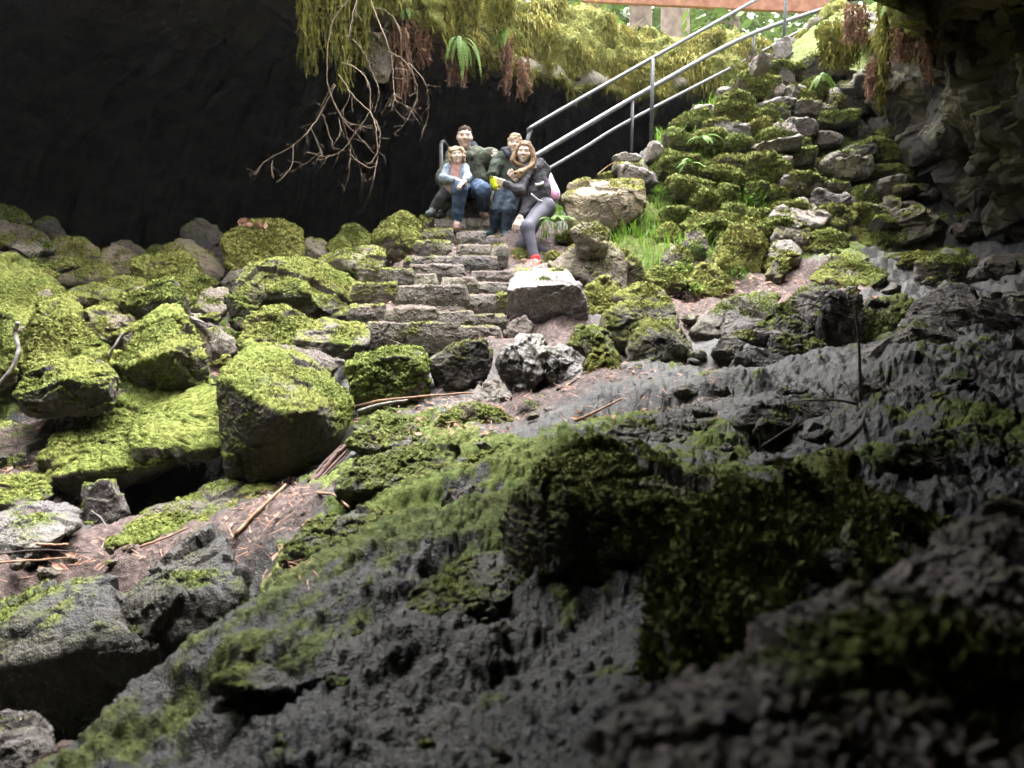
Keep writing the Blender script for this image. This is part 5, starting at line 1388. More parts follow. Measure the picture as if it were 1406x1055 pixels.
s.cap(p_(626, 233, 7.27), .078, p_(624, 247, 7.28), .08, k=.04)
put_solid(s, "shirt", M['coral'], girl, .006, 14, 4)
s = solid_for([g_sR, g_sL, g_h1, g_eR], .0055)
s.cap(p_(624, 248, 7.28), .083, p_(621, 258, 7.29), .088, k=.04)
put_solid(s, "shirt_hem", M['pinkgrey'], girl, .006, 14, 5)
s = solid_for([g_sR, g_sL, g_h1, g_eR, g_wR], .0055)
s.cap(g_sR, .046, g_sL, .046, k=.03)
limb(s, [g_sR, g_eR, g_wR + (g_eR - g_wR) * .25], [.046, .04, .032], .02); limb(s, [g_sL, g_eL, g_wL + (g_eL - g_wL) * .35], [.046, .04, .034], .02)
s.cap(p_(616, 233, 7.25), .05, p_(614, 250, 7.25), .048, k=.02); s.cap(p_(637, 233, 7.24), .045, p_(636, 246, 7.22), .04, k=.02); s.cap(p_(626, 234, 7.34), .07, p_(624, 248, 7.36), .07, k=.03)
put_solid(s, "jacket", M['paledenim'], girl, .007, 14, 6)
s = solid_for([g_h1, g_h2, g_a1, g_a2], .006)
limb(s, [g_h1, g_k1, g_a1], [.07, .056, .045], .02); limb(s, [g_h2, g_k2, g_a2], [.07, .056, .045], .02)
put_solid(s, "trousers", M['charcoal'], girl, .008, 14, 7)
M['greyshoe'] = plain_mat("grey_green_shoe", (.06, .07, .07), (.14, .16, .16), 30, .7)
for a in (g_a1, g_a2): shoe(girl, a + np.array([.01, .0, -.03]), a + np.array([-.04, -.10, -.045]), np.array([0, 0, 1.0]), .032, M['greyshoe'], M['darksole'])
M['hairblonde'] = hair_mat("curly_blonde_hair", (.24, .155, .085), (.60, .45, .29))
def curls(s, L):
    r = np.random.default_rng(8)
    for _ in range(190):
        a = r.uniform(-2.7, 2.7); zz = r.uniform(-.66, .50)
        rr = math.sqrt(max(0.05, 1 - (zz / .75) ** 2))
        x, y = .47 * rr * math.sin(a), -.06 - .46 * rr * math.cos(a)
        if y > .12 and zz < .24 and abs(x) < .30: continue
        s.cap(L(x, y, zz), r.uniform(.05, .085) * ghh, k=.006)
cap_hair("hair", girl, gh, gax, ghh, M['hairblonde'], .22, -.5, .05, .004, 9, curls)

# ---- boy
bh, bhh = p_(707, 198, 7.42), .190
bax = axes_for(np.array([-.02, -1, .0]), roll=.05)
bnk = p_(705, 213, 7.48)
b_sR, b_eR, b_wR = p_(690, 217, 7.46), p_(677, 240, 7.38), p_(680, 217, 7.46)
b_sL, b_eL, b_wL = p_(722, 217, 7.5), p_(724, 240, 7.4), p_(709, 247, 7.2)
b_h1, b_k1, b_a1 = p_(690, 259, 7.46), p_(682, 289, 7.34), p_(676, 316, 7.38)
b_h2, b_k2, b_a2 = p_(706, 259, 7.46), p_(699, 290, 7.34), p_(694, 320, 7.36)
def boy_body(s):
    L = head_solid(s, bh, bax, bhh, bnk)
    s.cap(b_sR, .045, b_sL, .045); s.cap(p_(705, 222, 7.5), .09, p_(699, 256, 7.5), .085, k=.03)
    limb(s, [b_sR, b_eR, b_wR], [.04, .033, .024]); limb(s, [b_sL, b_eL, b_wL], [.04, .033, .024])
    hand(s, b_wR, [-.1, -.1, 1], [-.3, 1, 0], .09, .35, 1); hand(s, b_wL, [-.6, -.2, .7], [0, 1, .2], .13, .6, -1)
    limb(s, [b_h1, b_k1, b_a1], [.065, .048, .032]); limb(s, [b_h2, b_k2, b_a2], [.065, .048, .032])
    return L, bax, bhh, False
boy, bL, _, _ = person("boy with short fair hair in a dark green jacket between man and woman", boy_body, [bh, b_a1, b_a2, b_eR, b_sL, b_wL], .006, M['skinpale'])
M['darkgreen'] = fabric("dark_green_jacket", (.022, .030, .022), (.045, .056, .040))
s = solid_for([b_sR, b_sL, b_h1, b_eR, b_wL], .006)
s.cap(b_sR, .058, b_sL, .058, k=.04); s.cap(p_(705, 221, 7.48), .108, p_(699, 253, 7.48), .112, k=.05)
limb(s, [b_sR, b_eR, b_wR + np.array([0, 0, -.01])], [.06, .054, .042], .03); limb(s, [b_sL, b_eL, b_wL + (b_eL - b_wL) * .2], [.06, .054, .044], .03)
put_solid(s, "jacket", M['darkgreen'], boy, .014, 12, 11)
s = solid_for([bnk], .006)
s.cap(p_(692, 208, 7.46), .036, p_(700, 214, 7.38), .03, k=.02); s.cap(p_(692, 208, 7.46), .036, p_(702, 206, 7.56), .04, k=.02); s.cap(p_(700, 214, 7.38), .03, p_(712, 214, 7.38), .026, k=.02); s.cap(p_(702, 206, 7.56), .04, p_(720, 210, 7.5), .034, k=.02)
put_solid(s, "hood", M['navy'], boy)
s = solid_for([b_h1, b_h2, b_a1, b_a2], .006)
s.cap(b_h1, .078, b_h2, .078, k=.03)
limb(s, [b_h1, b_k1, b_a1], [.074, .058, .048], .02); limb(s, [b_h2, b_k2, b_a2], [.08, .066, .055], .02)
put_solid(s, "jeans", M['jeansdark'], boy, .014, 15, 12)
M['tealshoe'] = plain_mat("teal_shoe", (.012, .035, .042), (.035, .075, .085), 30, .6)
shoe(boy, b_a1 + np.array([0, .02, -.03]), b_a1 + np.array([-.05, -.13, -.045]), np.array([0, 0, 1.0]), .036, M['tealshoe'], M['darksole'])
shoe(boy, b_a2 + np.array([0, .02, -.03]), b_a2 + np.array([-.01, -.14, -.045]), np.array([0, 0, 1.0]), .036, M['tealshoe'], M['darksole'])
M['hairfair'] = hair_mat("fair_hair", (.24, .17, .11), (.56, .45, .32))
def fringe(s, L):
    r = np.random.default_rng(18)
    for x in np.linspace(-.27, .27, 12):
        s.cap(L(x * .8, .26, .40), .05 * bhh, L(x + r.normal() * .02, .37 - .9 * x * x, .17 + r.normal() * .03), .035 * bhh, k=.006)
    for sx in (-1, 1): s.cap(L(sx * .33, -.02, .2), .06 * bhh, L(sx * .35, .08, .0), .03 * bhh, k=.01)
cap_hair("hair", boy, bh, bax, bhh, M['hairfair'], .22, -.25, .035, .005, 13, fringe)

# ---- woman
wh, whh = p_(720, 210, 7.08), .196
wax = axes_for(np.array([-.10, -1, .0]), roll=.10)
wnk = p_(727, 226, 7.14)
w_sR, w_eR, w_wR = p_(725, 233, 7.04), p_(713, 263, 6.84), p_(693, 252, 6.92)
w_sL, w_eL, w_wL = p_(747, 235, 7.2), p_(730, 276, 7.02), p_(714, 299, 6.86)
w_h1, w_k1, w_a1 = p_(747, 286, 7.08), p_(724, 313, 6.80), p_(735, 357, 6.72)
w_h2, w_k2, w_a2 = p_(738, 288, 7.14), p_(718, 337, 6.94), p_(768, 354, 7.02)
def woman_body(s):
    L = head_solid(s, wh, wax, whh, wnk)
    s.cap(w_sR, .045, w_sL, .045); limb(s, [p_(735, 236, 7.14), p_(741, 262, 7.12), p_(743, 284, 7.12)], [.09, .082, .10], .04)
    limb(s, [w_sR, w_eR, w_wR], [.042, .034, .025]); limb(s, [w_sL, w_eL, w_wL], [.042, .034, .025])
    hand(s, w_wR, [-.9, -.1, .15], [.1, 1, .1], .165, .7, 1); hand(s, w_wL, [-.35, -.4, -.8], [.2, .6, -.5], .165, .6, 1)
    limb(s, [w_h1, w_k1, w_a1], [.085, .055, .036]); limb(s, [w_h2, w_k2, w_a2], [.085, .055, .036])
    s.cap(w_a1, .034, w_a1 + np.array([.0, -.05, -.04]), .03)
    s.cap(w_a2, .034, w_a2 + np.array([.12, .03, -.02]), .03)
    return L, wax, whh, True
woman, wL_, _, _ = person("woman with long light brown hair, black jacket and grey leggings, kneeling", woman_body, [wh, w_a1, w_a2, w_wR, w_k2, w_sL], .006, M['skinpale'])
M['blackjacket'] = fabric("black_jacket", (.022, .020, .026), (.05, .046, .056))
M['legging'] = fabric("slate_leggings", (.070, .068, .092), (.10, .098, .128), .7, 10, .15)
s = solid_for([w_sR, w_sL, w_h1, w_eR, w_wR, w_wL], .006)
s.cap(w_sR, .052, w_sL, .050, k=.04)
limb(s, [p_(735, 237, 7.12), p_(741, 262, 7.1), p_(741, 284, 7.1)], [.098, .096, .112], .05)
s.cap(p_(729, 268, 7.05), .075, p_(724, 294, 7.05), .055, k=.03)
limb(s, [w_sR, w_eR, w_wR + (w_eR - w_wR) * .08], [.054, .046, .036], .03); limb(s, [w_sL, w_eL, w_wL + (w_eL - w_wL) * .15], [.062, .053, .04], .03)
s.cap(p_(734, 230, 7.06), .035, p_(741, 226, 7.12), .05, k=.03); s.cap(p_(741, 226, 7.12), .05, p_(750, 232, 7.22), .04, k=.03)
put_solid(s, "jacket", M['blackjacket'], woman, .014, 13, 21)
s = solid_for([w_h1, w_h2, w_k1, w_a1, w_a2], .006)
s.cap(w_h1, .105, w_h2, .10, k=.04)
limb(s, [w_h1, w_k1, w_a1], [.10, .060, .037], .025); limb(s, [w_h2, w_k2, w_a2], [.092, .060, .037], .025)
put_solid(s, "leggings", M['legging'], woman, .003, 11, 22)
M['red'] = fabric("red_sock", (.55, .025, .03), (.75, .05, .06))
s = solid_for([w_a1], .005); a = w_a1
s.cap(a + np.array([0, 0, .01]), .043, a + np.array([0, -.01, -.06]), .050); s.cap(a + np.array([0, -.01, -.06]), .050, a + np.array([.01, -.16, -.085]), .040)
put_solid(s, "red_sock", M['red'], woman)
s = solid_for([w_a2], .006); a = w_a2
s.cap(a + np.array([.02, 0, 0]), .042, a + np.array([.15, .03, -.02]), .036); put_solid(s, "shoe", M['darksole'], woman)
M['hairlong'] = hair_mat("long_light_brown_hair", (.12, .07, .042), (.34, .23, .145))
def locks(s, L):
    r = np.random.default_rng(28)
    for sx, e, n in ((-1, p_(711, 244, 6.88), 22), (1, p_(732, 229, 7.05), 6)):
        for i in range(n):
            t = i / (n - 1)
            a_ = L(sx * (.16 + .16 * t), .12 - .35 * t, .38 - .25 * t)
            b_ = L(sx * (.36 + .06 * r.random()), .20 - .40 * t, -.05)
            c_ = L(sx * (.36 + .14 * r.random()), .34 - .38 * t, -.50)
            d_ = e + r.normal(size=3) * .022
            pth = smooth_path([a_, b_, c_, d_], 4)
            limb(s, list(pth), list(np.linspace(.085, .05, len(pth)) * whh * 1.5), .006)
    s.cap(L(0, -.35, .1), .25 * whh, L(.05, -.42, -.7), .16 * whh, k=.02)
cap_hair("hair", woman, wh, wax, whh, M['hairlong'], .30, -.7, .05, .004, 23, locks)

# backpack on the woman's back, glove in her hand
M['pack'] = None
m, nt, bs = new_mat("white_pink_pack")
tc = N(nt, "ShaderNodeTexCoord").outputs["Object"]
lk(nt, ramp(nt, noise_n(nt, 9, 2, tc), [(.38, (.70, .68, .70)), (.5, (.66, .52, .66)), (.58, (.36, .16, .42)), (.66, (.68, .30, .46))]), bs.inputs["Base Color"])
M['pack'] = m
s = solid_for([p_(746, 240, 7.3), p_(762, 280, 7.3)], .006)
s.cap(p_(751, 243, 7.32), .055, p_(757, 268, 7.26), .075, k=.04); s.cap(p_(755, 262, 7.3), .075, p_(759, 269, 7.24), .06, k=.04); s.cap(p_(748, 240, 7.28), .02, p_(752, 234, 7.34), .015, k=.02)
pk = put_solid(s, "backpack", M['pack'], None, .008, 12, 31)
tag(pk, "small white and pink backpack worn on the woman's back", "backpack")
M['strap'] = plain_mat("white_strap", (.55, .55, .55), (.72, .72, .72), 30, .7)
MB().tube(smooth_path([p_(752, 240, 7.2), p_(744, 252, 7.0), p_(735, 254, 6.96)], 6), .012, 6).build("strap", M['strap'], None).parent = pk
MB().tube(smooth_path([p_(757, 274, 7.16), p_(742, 276, 6.96), p_(729, 266, 6.93)], 6), .008, 6).build("strap", M['strap'], None).parent = pk
M['neon'] = fabric("neon_glove", (.50, .62, .015), (.66, .78, .04), .8, 20, .8)
gl = p_(677, 250, 6.88)
s = solid_for([gl], .005)
s.ell(gl, (.026, .02, .034), k=.01)
hand(s, gl + np.array([.0, 0, -.02]), [-.25, -.2, 1], [.2, -1, 0], .09, .5, 1)
s.cap(gl + np.array([.01, 0, -.02]), .022, gl + np.array([.016, 0, -.042]), .027, k=.01)
tag(put_solid(s, "glove", M['neon'], None, .006, 40, 33), "neon yellow-green glove held in the woman's hand in front of the boy", "glove")
boulder("dark rock the man sits on at the head of the steps", [(612, 300), (610, 275, .15), (622, 264, .25), (690, 262, .25), (704, 280, .1), (700, 304), (650, 306)], d=7.5, thick=.4, moss=.15, hue=.5, tone=.07, chips=4)
boulder("low stone under the woman's knee at the edge of the steps", [(698, 366), (700, 346, .1), (716, 340, .2), (752, 348, .25), (778, 360, .15), (775, 378), (730, 376)], d=6.75, thick=.4, moss=.5, hue=.7, tone=.16, dirt=.3)
# ------------------------------------------------------------------ hanging moss, ferns, branches
def drape(label, x0, x1, y0, y1, d, n=260, seed=0, mat=None, name="hanging_moss", group="moss hanging from the cave opening"):
    rng = np.random.default_rng(seed + 500)
    v, q, k = [], [], 0
    for i in range(n):
        u = rng.random(); px = x0 + (x1 - x0) * u
        tlen = (0.35 + .65 * rng.random()) * (1 - .45 * abs(2 * u - 1) ** 1.5)
        top = P(px, y0 + rng.uniform(-3, 6), d + rng.normal() * .07)
        st = rng.random() ** 1.3 * .75
        L = (y1 - y0) / F * d
        m = 7
        zz = np.linspace(st, min(1, st + tlen * .55), m)
        pa = np.stack([top[0] + np.cumsum(rng.normal(size=m) * .010) - (px - (x0 + x1) / 2) / F * d * .35 * zz, top[1] + np.cumsum(rng.normal(size=m) * .008), top[2] - L * zz], 1)
        w_ = np.linspace(.016, .003, m) * rng.uniform(.5, 1.3)
        a = rng.uniform(0, 3.14); s = np.array([math.cos(a), math.sin(a), 0])
        v.append(np.concatenate([pa - s * w_[:, None], pa + s * w_[:, None]]))
        for j in range(m - 1): q.append((k + j, k + j + 1, k + m + j + 1, k + m + j))
        k += 2 * m
        # side tufts
        for j in range(1, m - 1):
            dv = rng.normal(size=3); dv[2] = -abs(dv[2]); dv /= np.linalg.norm(dv)
            s2 = np.cross(dv, rng.normal(size=3)); s2 /= np.linalg.norm(s2)
            l2 = rng.uniform(.015, .04); b = pa[j]
            v.append(np.array([b - s2 * .004, b + s2 * .004, b + dv * l2 + s2 * .005, b + dv * l2 - s2 * .005])); q.append((k, k + 1, k + 2, k + 3)); k += 4
    o = mesh_np(name, np.concatenate(v), np.array(q), mat or M['drape'], smooth=False)
    return tag(o, label, "moss", group)
for i, (lb, x0, x1, y0, y1, d, n) in enumerate([
    ("long moss curtain furthest left on the cave opening", 405, 440, -40, 96, 7.0, 240),
    ("moss curtain around the top of the left dead branches", 438, 466, -40, 84, 7.05, 200),
    ("longest moss curtain, hanging beside the branch fork", 456, 482, -40, 118, 7.1, 220),
    ("broad moss curtain right of the longest one", 474, 508, -40, 86, 7.2, 240),
    ("moss tuft above the rock nose left of the dead ferns", 484, 500, 30, 82, 7.3, 90),
    ("wide moss fringe above the green hanging fern", 614, 664, -30, 44, 8.1, 300),
    ("moss fringe right of the wide one above the red dead fern", 662, 712, -25, 40, 8.5, 280),
    ("narrow dripping moss strand left of the handrail top", 744, 762, 38, 104, 9.2, 120),
    ("moss beard over the dark gap behind the handrail", 768, 800, 52, 112, 9.6, 160),
    ("long thin moss rope hanging at the right overhang", 1209, 1221, 40, 146, 7.1, 150),
    ("thick moss pad at the top of the right overhang", 1206, 1262, -20, 62, 6.7, 380),
    ("moss strand at the right end of the overhang", 1262, 1288, -20, 70, 6.45, 180),
    ("moss fringe on the shelf right of the stair head", 1120, 1195, 25, 92, 8.3, 420)]):
    drape(lb, x0, x1, y0, y1, d, n, i)
for i, (lb, x0, x1, y0, y1, d, n) in enumerate([
    ("large bunch of red-brown dead fern hanging behind the right dead branches", 530, 566, 8, 132, 7.6, 150),
    ("smaller bunch of dead fern right of the large bunch", 567, 594, 30, 88, 7.75, 90),
    ("dead fern skirt under the green hanging fern", 609, 642, 58, 118, 8.1, 100),
    ("slim red dead fern hanging alone over the dark", 688, 703, 48, 132, 8.7, 60),
    ("dead fern with a pale arched frond left of the handrail", 708, 730, 78, 134, 8.9, 60),
    ("brown dead fern at the left end of the right overhang", 1158, 1196, 5, 58, 7.4, 110),
    ("reddish dead fern in the middle of the right overhang", 1226, 1256, 26, 86, 6.6, 100),
    ("orange tipped dead fern on the right overhang", 1258, 1268, 12, 74, 6.5, 40),
    ("long red dead fern at the right end of the overhang", 1268, 1284, 10, 112, 6.4, 70),
    ("hanging dead fern tail left of the moss rope", 1190, 1207, 72, 138, 7.15, 60),
    ("bunch of dry stems hanging behind the stair wall", 1006, 1034, 70, 128, 10.6, 70)]):
    drape(lb, x0, x1, y0, y1, d, n, 40 + i, M['deadfern'], "dead_fern", "dead ferns hanging from the cave opening")

def frond(mb, base, dirn, length, droop, width, seed):
    rng = np.random.default_rng(seed)
    d = np.asarray(dirn, float); d /= np.linalg.norm(d)
    n = 16
    pts = [np.asarray(base, float)]
    for i in range(n):
        pts.append(pts[-1] + d * length / n)
        d = d + np.array([0, 0, -droop / n]); d /= np.linalg.norm(d)
    pts = np.array(pts)
    mb.tube(pts, np.linspace(.004, .0012, len(pts)), 4)
    v, q = [], []
    k = 0
    tan = np.gradient(pts, axis=0)
    for i in range(2, n + 1):
        t = tan[i] / np.linalg.norm(tan[i])
        s = np.cross(t, np.array([0, 0, 1.0])); s /= np.linalg.norm(s) + 1e-9
        w_ = width * math.sin(math.pi * min(1, (i - 1) / n * .92 + .12)) ** .7
        for sg in (-1, 1):
            e = pts[i] + s * sg * w_ + t * w_ * .35 + np.array([0, 0, -w_ * .25])
            h = t * length / n * .38
            v += [pts[i] - h, pts[i] + h, (pts[i] + e) / 2 + h * 1.1, (pts[i] + e) / 2 - h * 1.1, e]
            q.append((k, k + 1, k + 2, k + 3)); mb_t.append((mb.n + k + 3, mb.n + k + 2, mb.n + k + 4)); k += 5
    vv = np.array(v)
    mb.add(vv, q, [(a - (mb.n), b - (mb.n), c - (mb.n)) for a, b, c in mb_t]); mb_t.clear()
mb_t = []
def fern(label, px, py, d, n, length, droop, spread, seed, cat="fern", up=.5, fwd=-.5, group="green ferns around the cave opening", width=.032, base=None):
    rng = np.random.default_rng(seed)
    b = P(px, py, d) if base is None else base
    t = thing("fern", label, cat, b, group)
    for i in range(n):
        a = rng.uniform(-spread, spread)
        mb = MB()
        frond(mb, b, [math.sin(a), fwd * abs(math.cos(a)) + rng.normal() * .15, up + rng.normal() * .15], length * rng.uniform(.7, 1.15), droop * rng.uniform(.8, 1.2), width, seed * 50 + i)
        mb.build("frond", M['fern'], t, smooth=False)
fern("green hanging fern with drooping fronds over the dark behind the man", 630, 56, 8.0, 9, .48, 3.6, 1.5, 1, up=.1)
fern("green fern at the top edge between the dead branches and the dead fern", 548, 4, 7.5, 5, .3, 3.0, 1.5, 2, up=.1)
fern("pale green fern arching above the slim red dead fern", 700, 40, 8.6, 5, .34, 3.0, 1.5, 3, up=.1)
fern("bright green fern beside the woman's thigh", 762, 306, 6.95, 11, .26, 2.0, 3.1, 4, up=.7)
fern("bright fern on the stair wall above the white stone", 1040, 112, 9.3, 7, .26, 1.8, 3.1, 5, up=.6)
fern("small fern on the wall under the round moss dome", 1052, 168, 8.4, 7, .22, 1.8, 3.1, 6, up=.4)
fern("small fern near the middle of the rubble wall", 964, 190, 7.9, 7, .22, 1.8, 3.1, 7, up=.4)
fern("small fern low on the left end of the rubble wall", 950, 224, 7.6, 6, .2, 1.8, 3.1, 8, up=.4)
fern("green fern on the shelf under the right overhang", 1128, 104, 8.5, 7, .22, 2.4, 2.2, 9, up=.2)
fern("bright fern at the top of the right overhang", 1240, -4, 6.6, 8, .28, 2.4, 2.4, 10, up=.3)
fern("tiny fern on the gravel in front of the knobbed boulder", 868, 408, 5.8, 5, .16, 1.6, 3.1, 11, up=.4)

def poly(pxs, d, dd=0.0, seed=0):
    r = np.random.default_rng(seed)
    n = len(pxs)
    w_ = np.cumsum(r.normal(size=n) * .05)
    return smooth_path([P(x, y, d + dd * i / max(1, n - 1) + w_[i]) for i, (x, y) in enumerate(pxs)], 7)
def c4(s): return [(float(a.split(",")[0]) / 3.124 + 350, float(a.split(",")[1]) / 3.124) for a in s.split()]
def branch_thing(label, mains, d, seed, mat, loc):
    t = thing("dead_branch", label, "branch", P(loc[0], loc[1], d), "dead branches hanging into the opening")
    rng = np.random.default_rng(seed)
    for i, (s, r0, r1) in enumerate(mains):
        pts = poly(c4(s), d, rng.uniform(-.2, .2), seed * 20 + i)
        mb = MB()
        j = rng.normal(size=pts.shape) * .003
        mb.tube(pts + j, np.linspace(r0, r1, len(pts)) * .68, 6)
        for _ in range(int(len(pts) / 3.5)):
            k = int(rng.integers(3, len(pts)))
            tdir = pts[min(k + 1, len(pts) - 1)] - pts[k - 1]; tdir /= np.linalg.norm(tdir)
            dv = tdir * .7 + rng.normal(size=3) * .6 + np.array([0, 0, -.25]); dv /= np.linalg.norm(dv)
            L = rng.uniform(.04, .16)
            e = [pts[k], pts[k] + dv * L * .5 + rng.normal(size=3) * .008, pts[k] + dv * L]
            mb.tube(smooth_path(e, 3), np.linspace(r1 * .7, r1 * .35, 7), 4)
        mb.build("twig", mat, t)
branch_thing("left bunch of pale bare dead branches hanging below the moss curtains", [
    ("440,-40 385,20 330,110 310,250 315,370 350,460 390,520 470,545 505,552", .009, .003),
    ("345,365 280,490 215,580 140,640 45,690 5,748", .007, .0025), ("165,620 155,720 90,785", .004, .002), ("75,690 70,730 85,765", .003, .002),
    ("370,270 430,290 480,340 495,400 490,480 440,560 370,650 300,670 230,655", .008, .003),
    ("360,320 430,420 500,490 520,570 525,690 490,720 430,680 400,640", .007, .003), ("525,690 505,790 470,890", .004, .002),
    ("420,170 470,230 510,330 530,380 525,440 510,490", .005, .002), ("340,360 290,450 270,510 200,590", .005, .002), ("240,550 280,640 290,665", .003, .002), ("290,490 320,580 340,645", .003, .002),
    ("495,480 535,560 530,640 500,700", .004, .002), ("375,520 400,600 440,690 465,790", .003, .0015), ("360,510 370,560 350,600", .003, .002), ("150,740 220,700 280,650", .003, .0015), ("410,640 405,740 380,830", .003, .0015), ("400,380 405,420 375,480", .003, .002), ("380,520 460,600 510,660", .003, .002), ("445,-20 420,60 400,170", .005, .003)],
    6.75, 1, M['twig'], (450, 0))
branch_thing("right bunch of pale curved dead branches in front of the dead ferns", [
    ("480,-40 530,90 570,190 590,270 595,380 610,450", .008, .003), ("570,220 640,260 690,350 695,420 650,520 595,575", .007, .0025), ("660,270 720,340 745,420 740,510 715,575", .005, .002),
    ("505,35 560,45 610,100 630,180", .005, .002), ("595,400 570,440 540,495", .003, .002), ("600,430 640,450 690,480", .003, .002), ("595,450 610,480 640,510", .003, .002), ("480,135 520,145 540,160", .003, .002), ("600,295 650,300 700,330", .004, .002)],
    7.0, 2, M['twig'], (500, 0))
boulder("smooth rock nose hanging between the moss curtains and the dead ferns", [(494, 60), (505, 44, .1), (530, 50, .15), (541, 78, .1), (534, 104, .02), (516, 106), (500, 90)], d=7.45, thick=.35, moss=.2, hue=.9, tone=.1, name="rock_nose")

# ------------------------------------------------------------------ sticks
def stick(label, pts, r, mat, lift=.02, d=None, name="stick", sub=()):
    def mk(pp):
        out = []
        for q in pp:
            dd = q[2] if len(q) > 2 else (d or gdepth(q[0], q[1]))
            w_ = P(q[0], q[1], dd)
            out.append(w_ + np.array([0, 0, lift]) - FWD * .02)
        return smooth_path(out, 6)
    p = mk(pts)
    mb = MB(); mb.tube(p + RNG.normal(size=p.shape) * r * .12, np.linspace(r, r * .6, len(p)), 8)
    for sp, sr in sub:
        q = mk(sp); mb.tube(q, np.linspace(sr, sr * .5, len(q)), 6)
    o = mb.build(name, mat)
    return tag(o, label, "stick")
stick("curved silvery branch leaning down the left edge", [(28, 448, 4.2), (24, 465, 4.2), (29, 486, 4.15), (18, 514, 4.1), (-6, 540, 4.05)], .013, M['greystick'])
stick("short grey stick standing in the litter beside the pointed rock", [(152, 497, 4.5), (160, 481, 4.5), (171, 462, 4.55)], .010, M['greystick'])
stick("orange stick lying across the foot of the biggest block", [(470, 574), (520, 561), (590, 554), (652, 550)], .008, M['stick'], .04)
stick("pale grey stick below the orange one", [(494, 578), (525, 569), (560, 563)], .013, M['greystick'], .05)
stick("short pale stick end on the mossy slope", [(540, 643), (546, 633), (553, 624)], .008, M['greystick'], .03)
stick("split red rotting log leaning beside the biggest block", [(427, 668, 3.3), (446, 646, 3.38), (464, 624, 3.46), (488, 602, 3.55)], .019, M['redwood'], .0, name="rotten_log", sub=[([(430, 672, 3.29), (452, 646, 3.37), (482, 614, 3.5)], .013), ([(426, 662, 3.31), (446, 636, 3.42), (470, 612, 3.52)], .010), ([(440, 662, 3.30), (462, 640, 3.38), (496, 604, 3.55)], .006)])
stick("straight orange stick in the gully below the biggest block", [(326, 747), (362, 710), (394, 678)], .009, M['stick'], .04)
stick("thin stick on the litter in front of the low ledge", [(196, 760), (232, 747), (262, 733)], .006, M['stick'], .03)
stick("bent orange twig on the mossy rock slope", [(438, 686), (462, 690), (481, 707)], .006, M['stick'], .03)
stick("long dark root lying up the rock slope", [(528, 800), (575, 782), (610, 760), (655, 732), (700, 714)], .014, M['darktwig'], .03)
stick("thin twig on the litter at the left edge", [(-5, 782), (50, 778), (104, 774)], .005, M['stick'], .03)
stick("short pale stick on the litter on the left", [(56, 756), (78, 757), (98, 756)], .007, M['stick'], .03)
stick("fine twig crossing the litter below the wet grey rock", [(0, 770), (60, 764), (130, 768)], .004, M['darktwig'], .03)
stick("stick pointing up the earth slope under the shiny black rocks", [(790, 587), (820, 573), (852, 556)], .008, M['stick'], .03)
stick("dark stick beside the dark-nosed low rock", [(764, 543), (785, 533), (806, 522)], .009, M['darktwig'], .03)
stick("leaning red twig under the shaggy hump", [(240, 410, 5.6), (250, 422, 5.55), (263, 432, 5.5)], .007, M['stick'], .02)
stick("thin twig poking out from the top of the rubble wall", [(820, 241, 7.7), (832, 231, 7.7), (846, 222, 7.65)], .006, M['stick'], .0)
stick("dry twig hanging from the long mossy slab", [(145, 735, 3.4), (150, 728, 3.4), (143, 712, 3.42), (128, 700, 3.45)], .004, M['greystick'], .0)
stick("thin forked dead sapling standing on the dark slope", [(1045, 643), (1110, 636), (1160, 612), (1183, 582), (1177, 562)], .011, M['darktwig'], .02, name="dead_sapling",
      sub=[([(1176, 566, 2.95), (1177, 520, 2.98), (1175, 470, 3.0), (1170, 428, 3.02)], .0075), ([(1174, 562, 2.95), (1140, 556, 2.98), (1086, 558, 3.05)], .006), ([(1140, 557, 2.98), (1130, 545, 3.0), (1118, 532, 3.02)], .004)])
stick("thin straight twig lying left of the dead sapling", [(1042, 626), (1080, 600), (1130, 568)], .004, M['darktwig'], .03)
stick("pale twig end under the dead sapling", [(1066, 655), (1076, 645), (1088, 638)], .005, M['stick'], .02)
stick("short upright dark twig left of the dead sapling", [(1042, 622, 2.6), (1041, 608, 2.6), (1039, 596, 2.61)], .004, M['darktwig'], .0)
boulder("crumbling brown log end on the earth slope", [(744, 614), (750, 602, .05), (764, 594, .1), (812, 594, .12), (822, 606, .05), (816, 616), (780, 620)], d=3.42, thick=.14, moss=.1, tone=.07, dirt=.6, name="rotten_log_end", cat="log", chips=8)

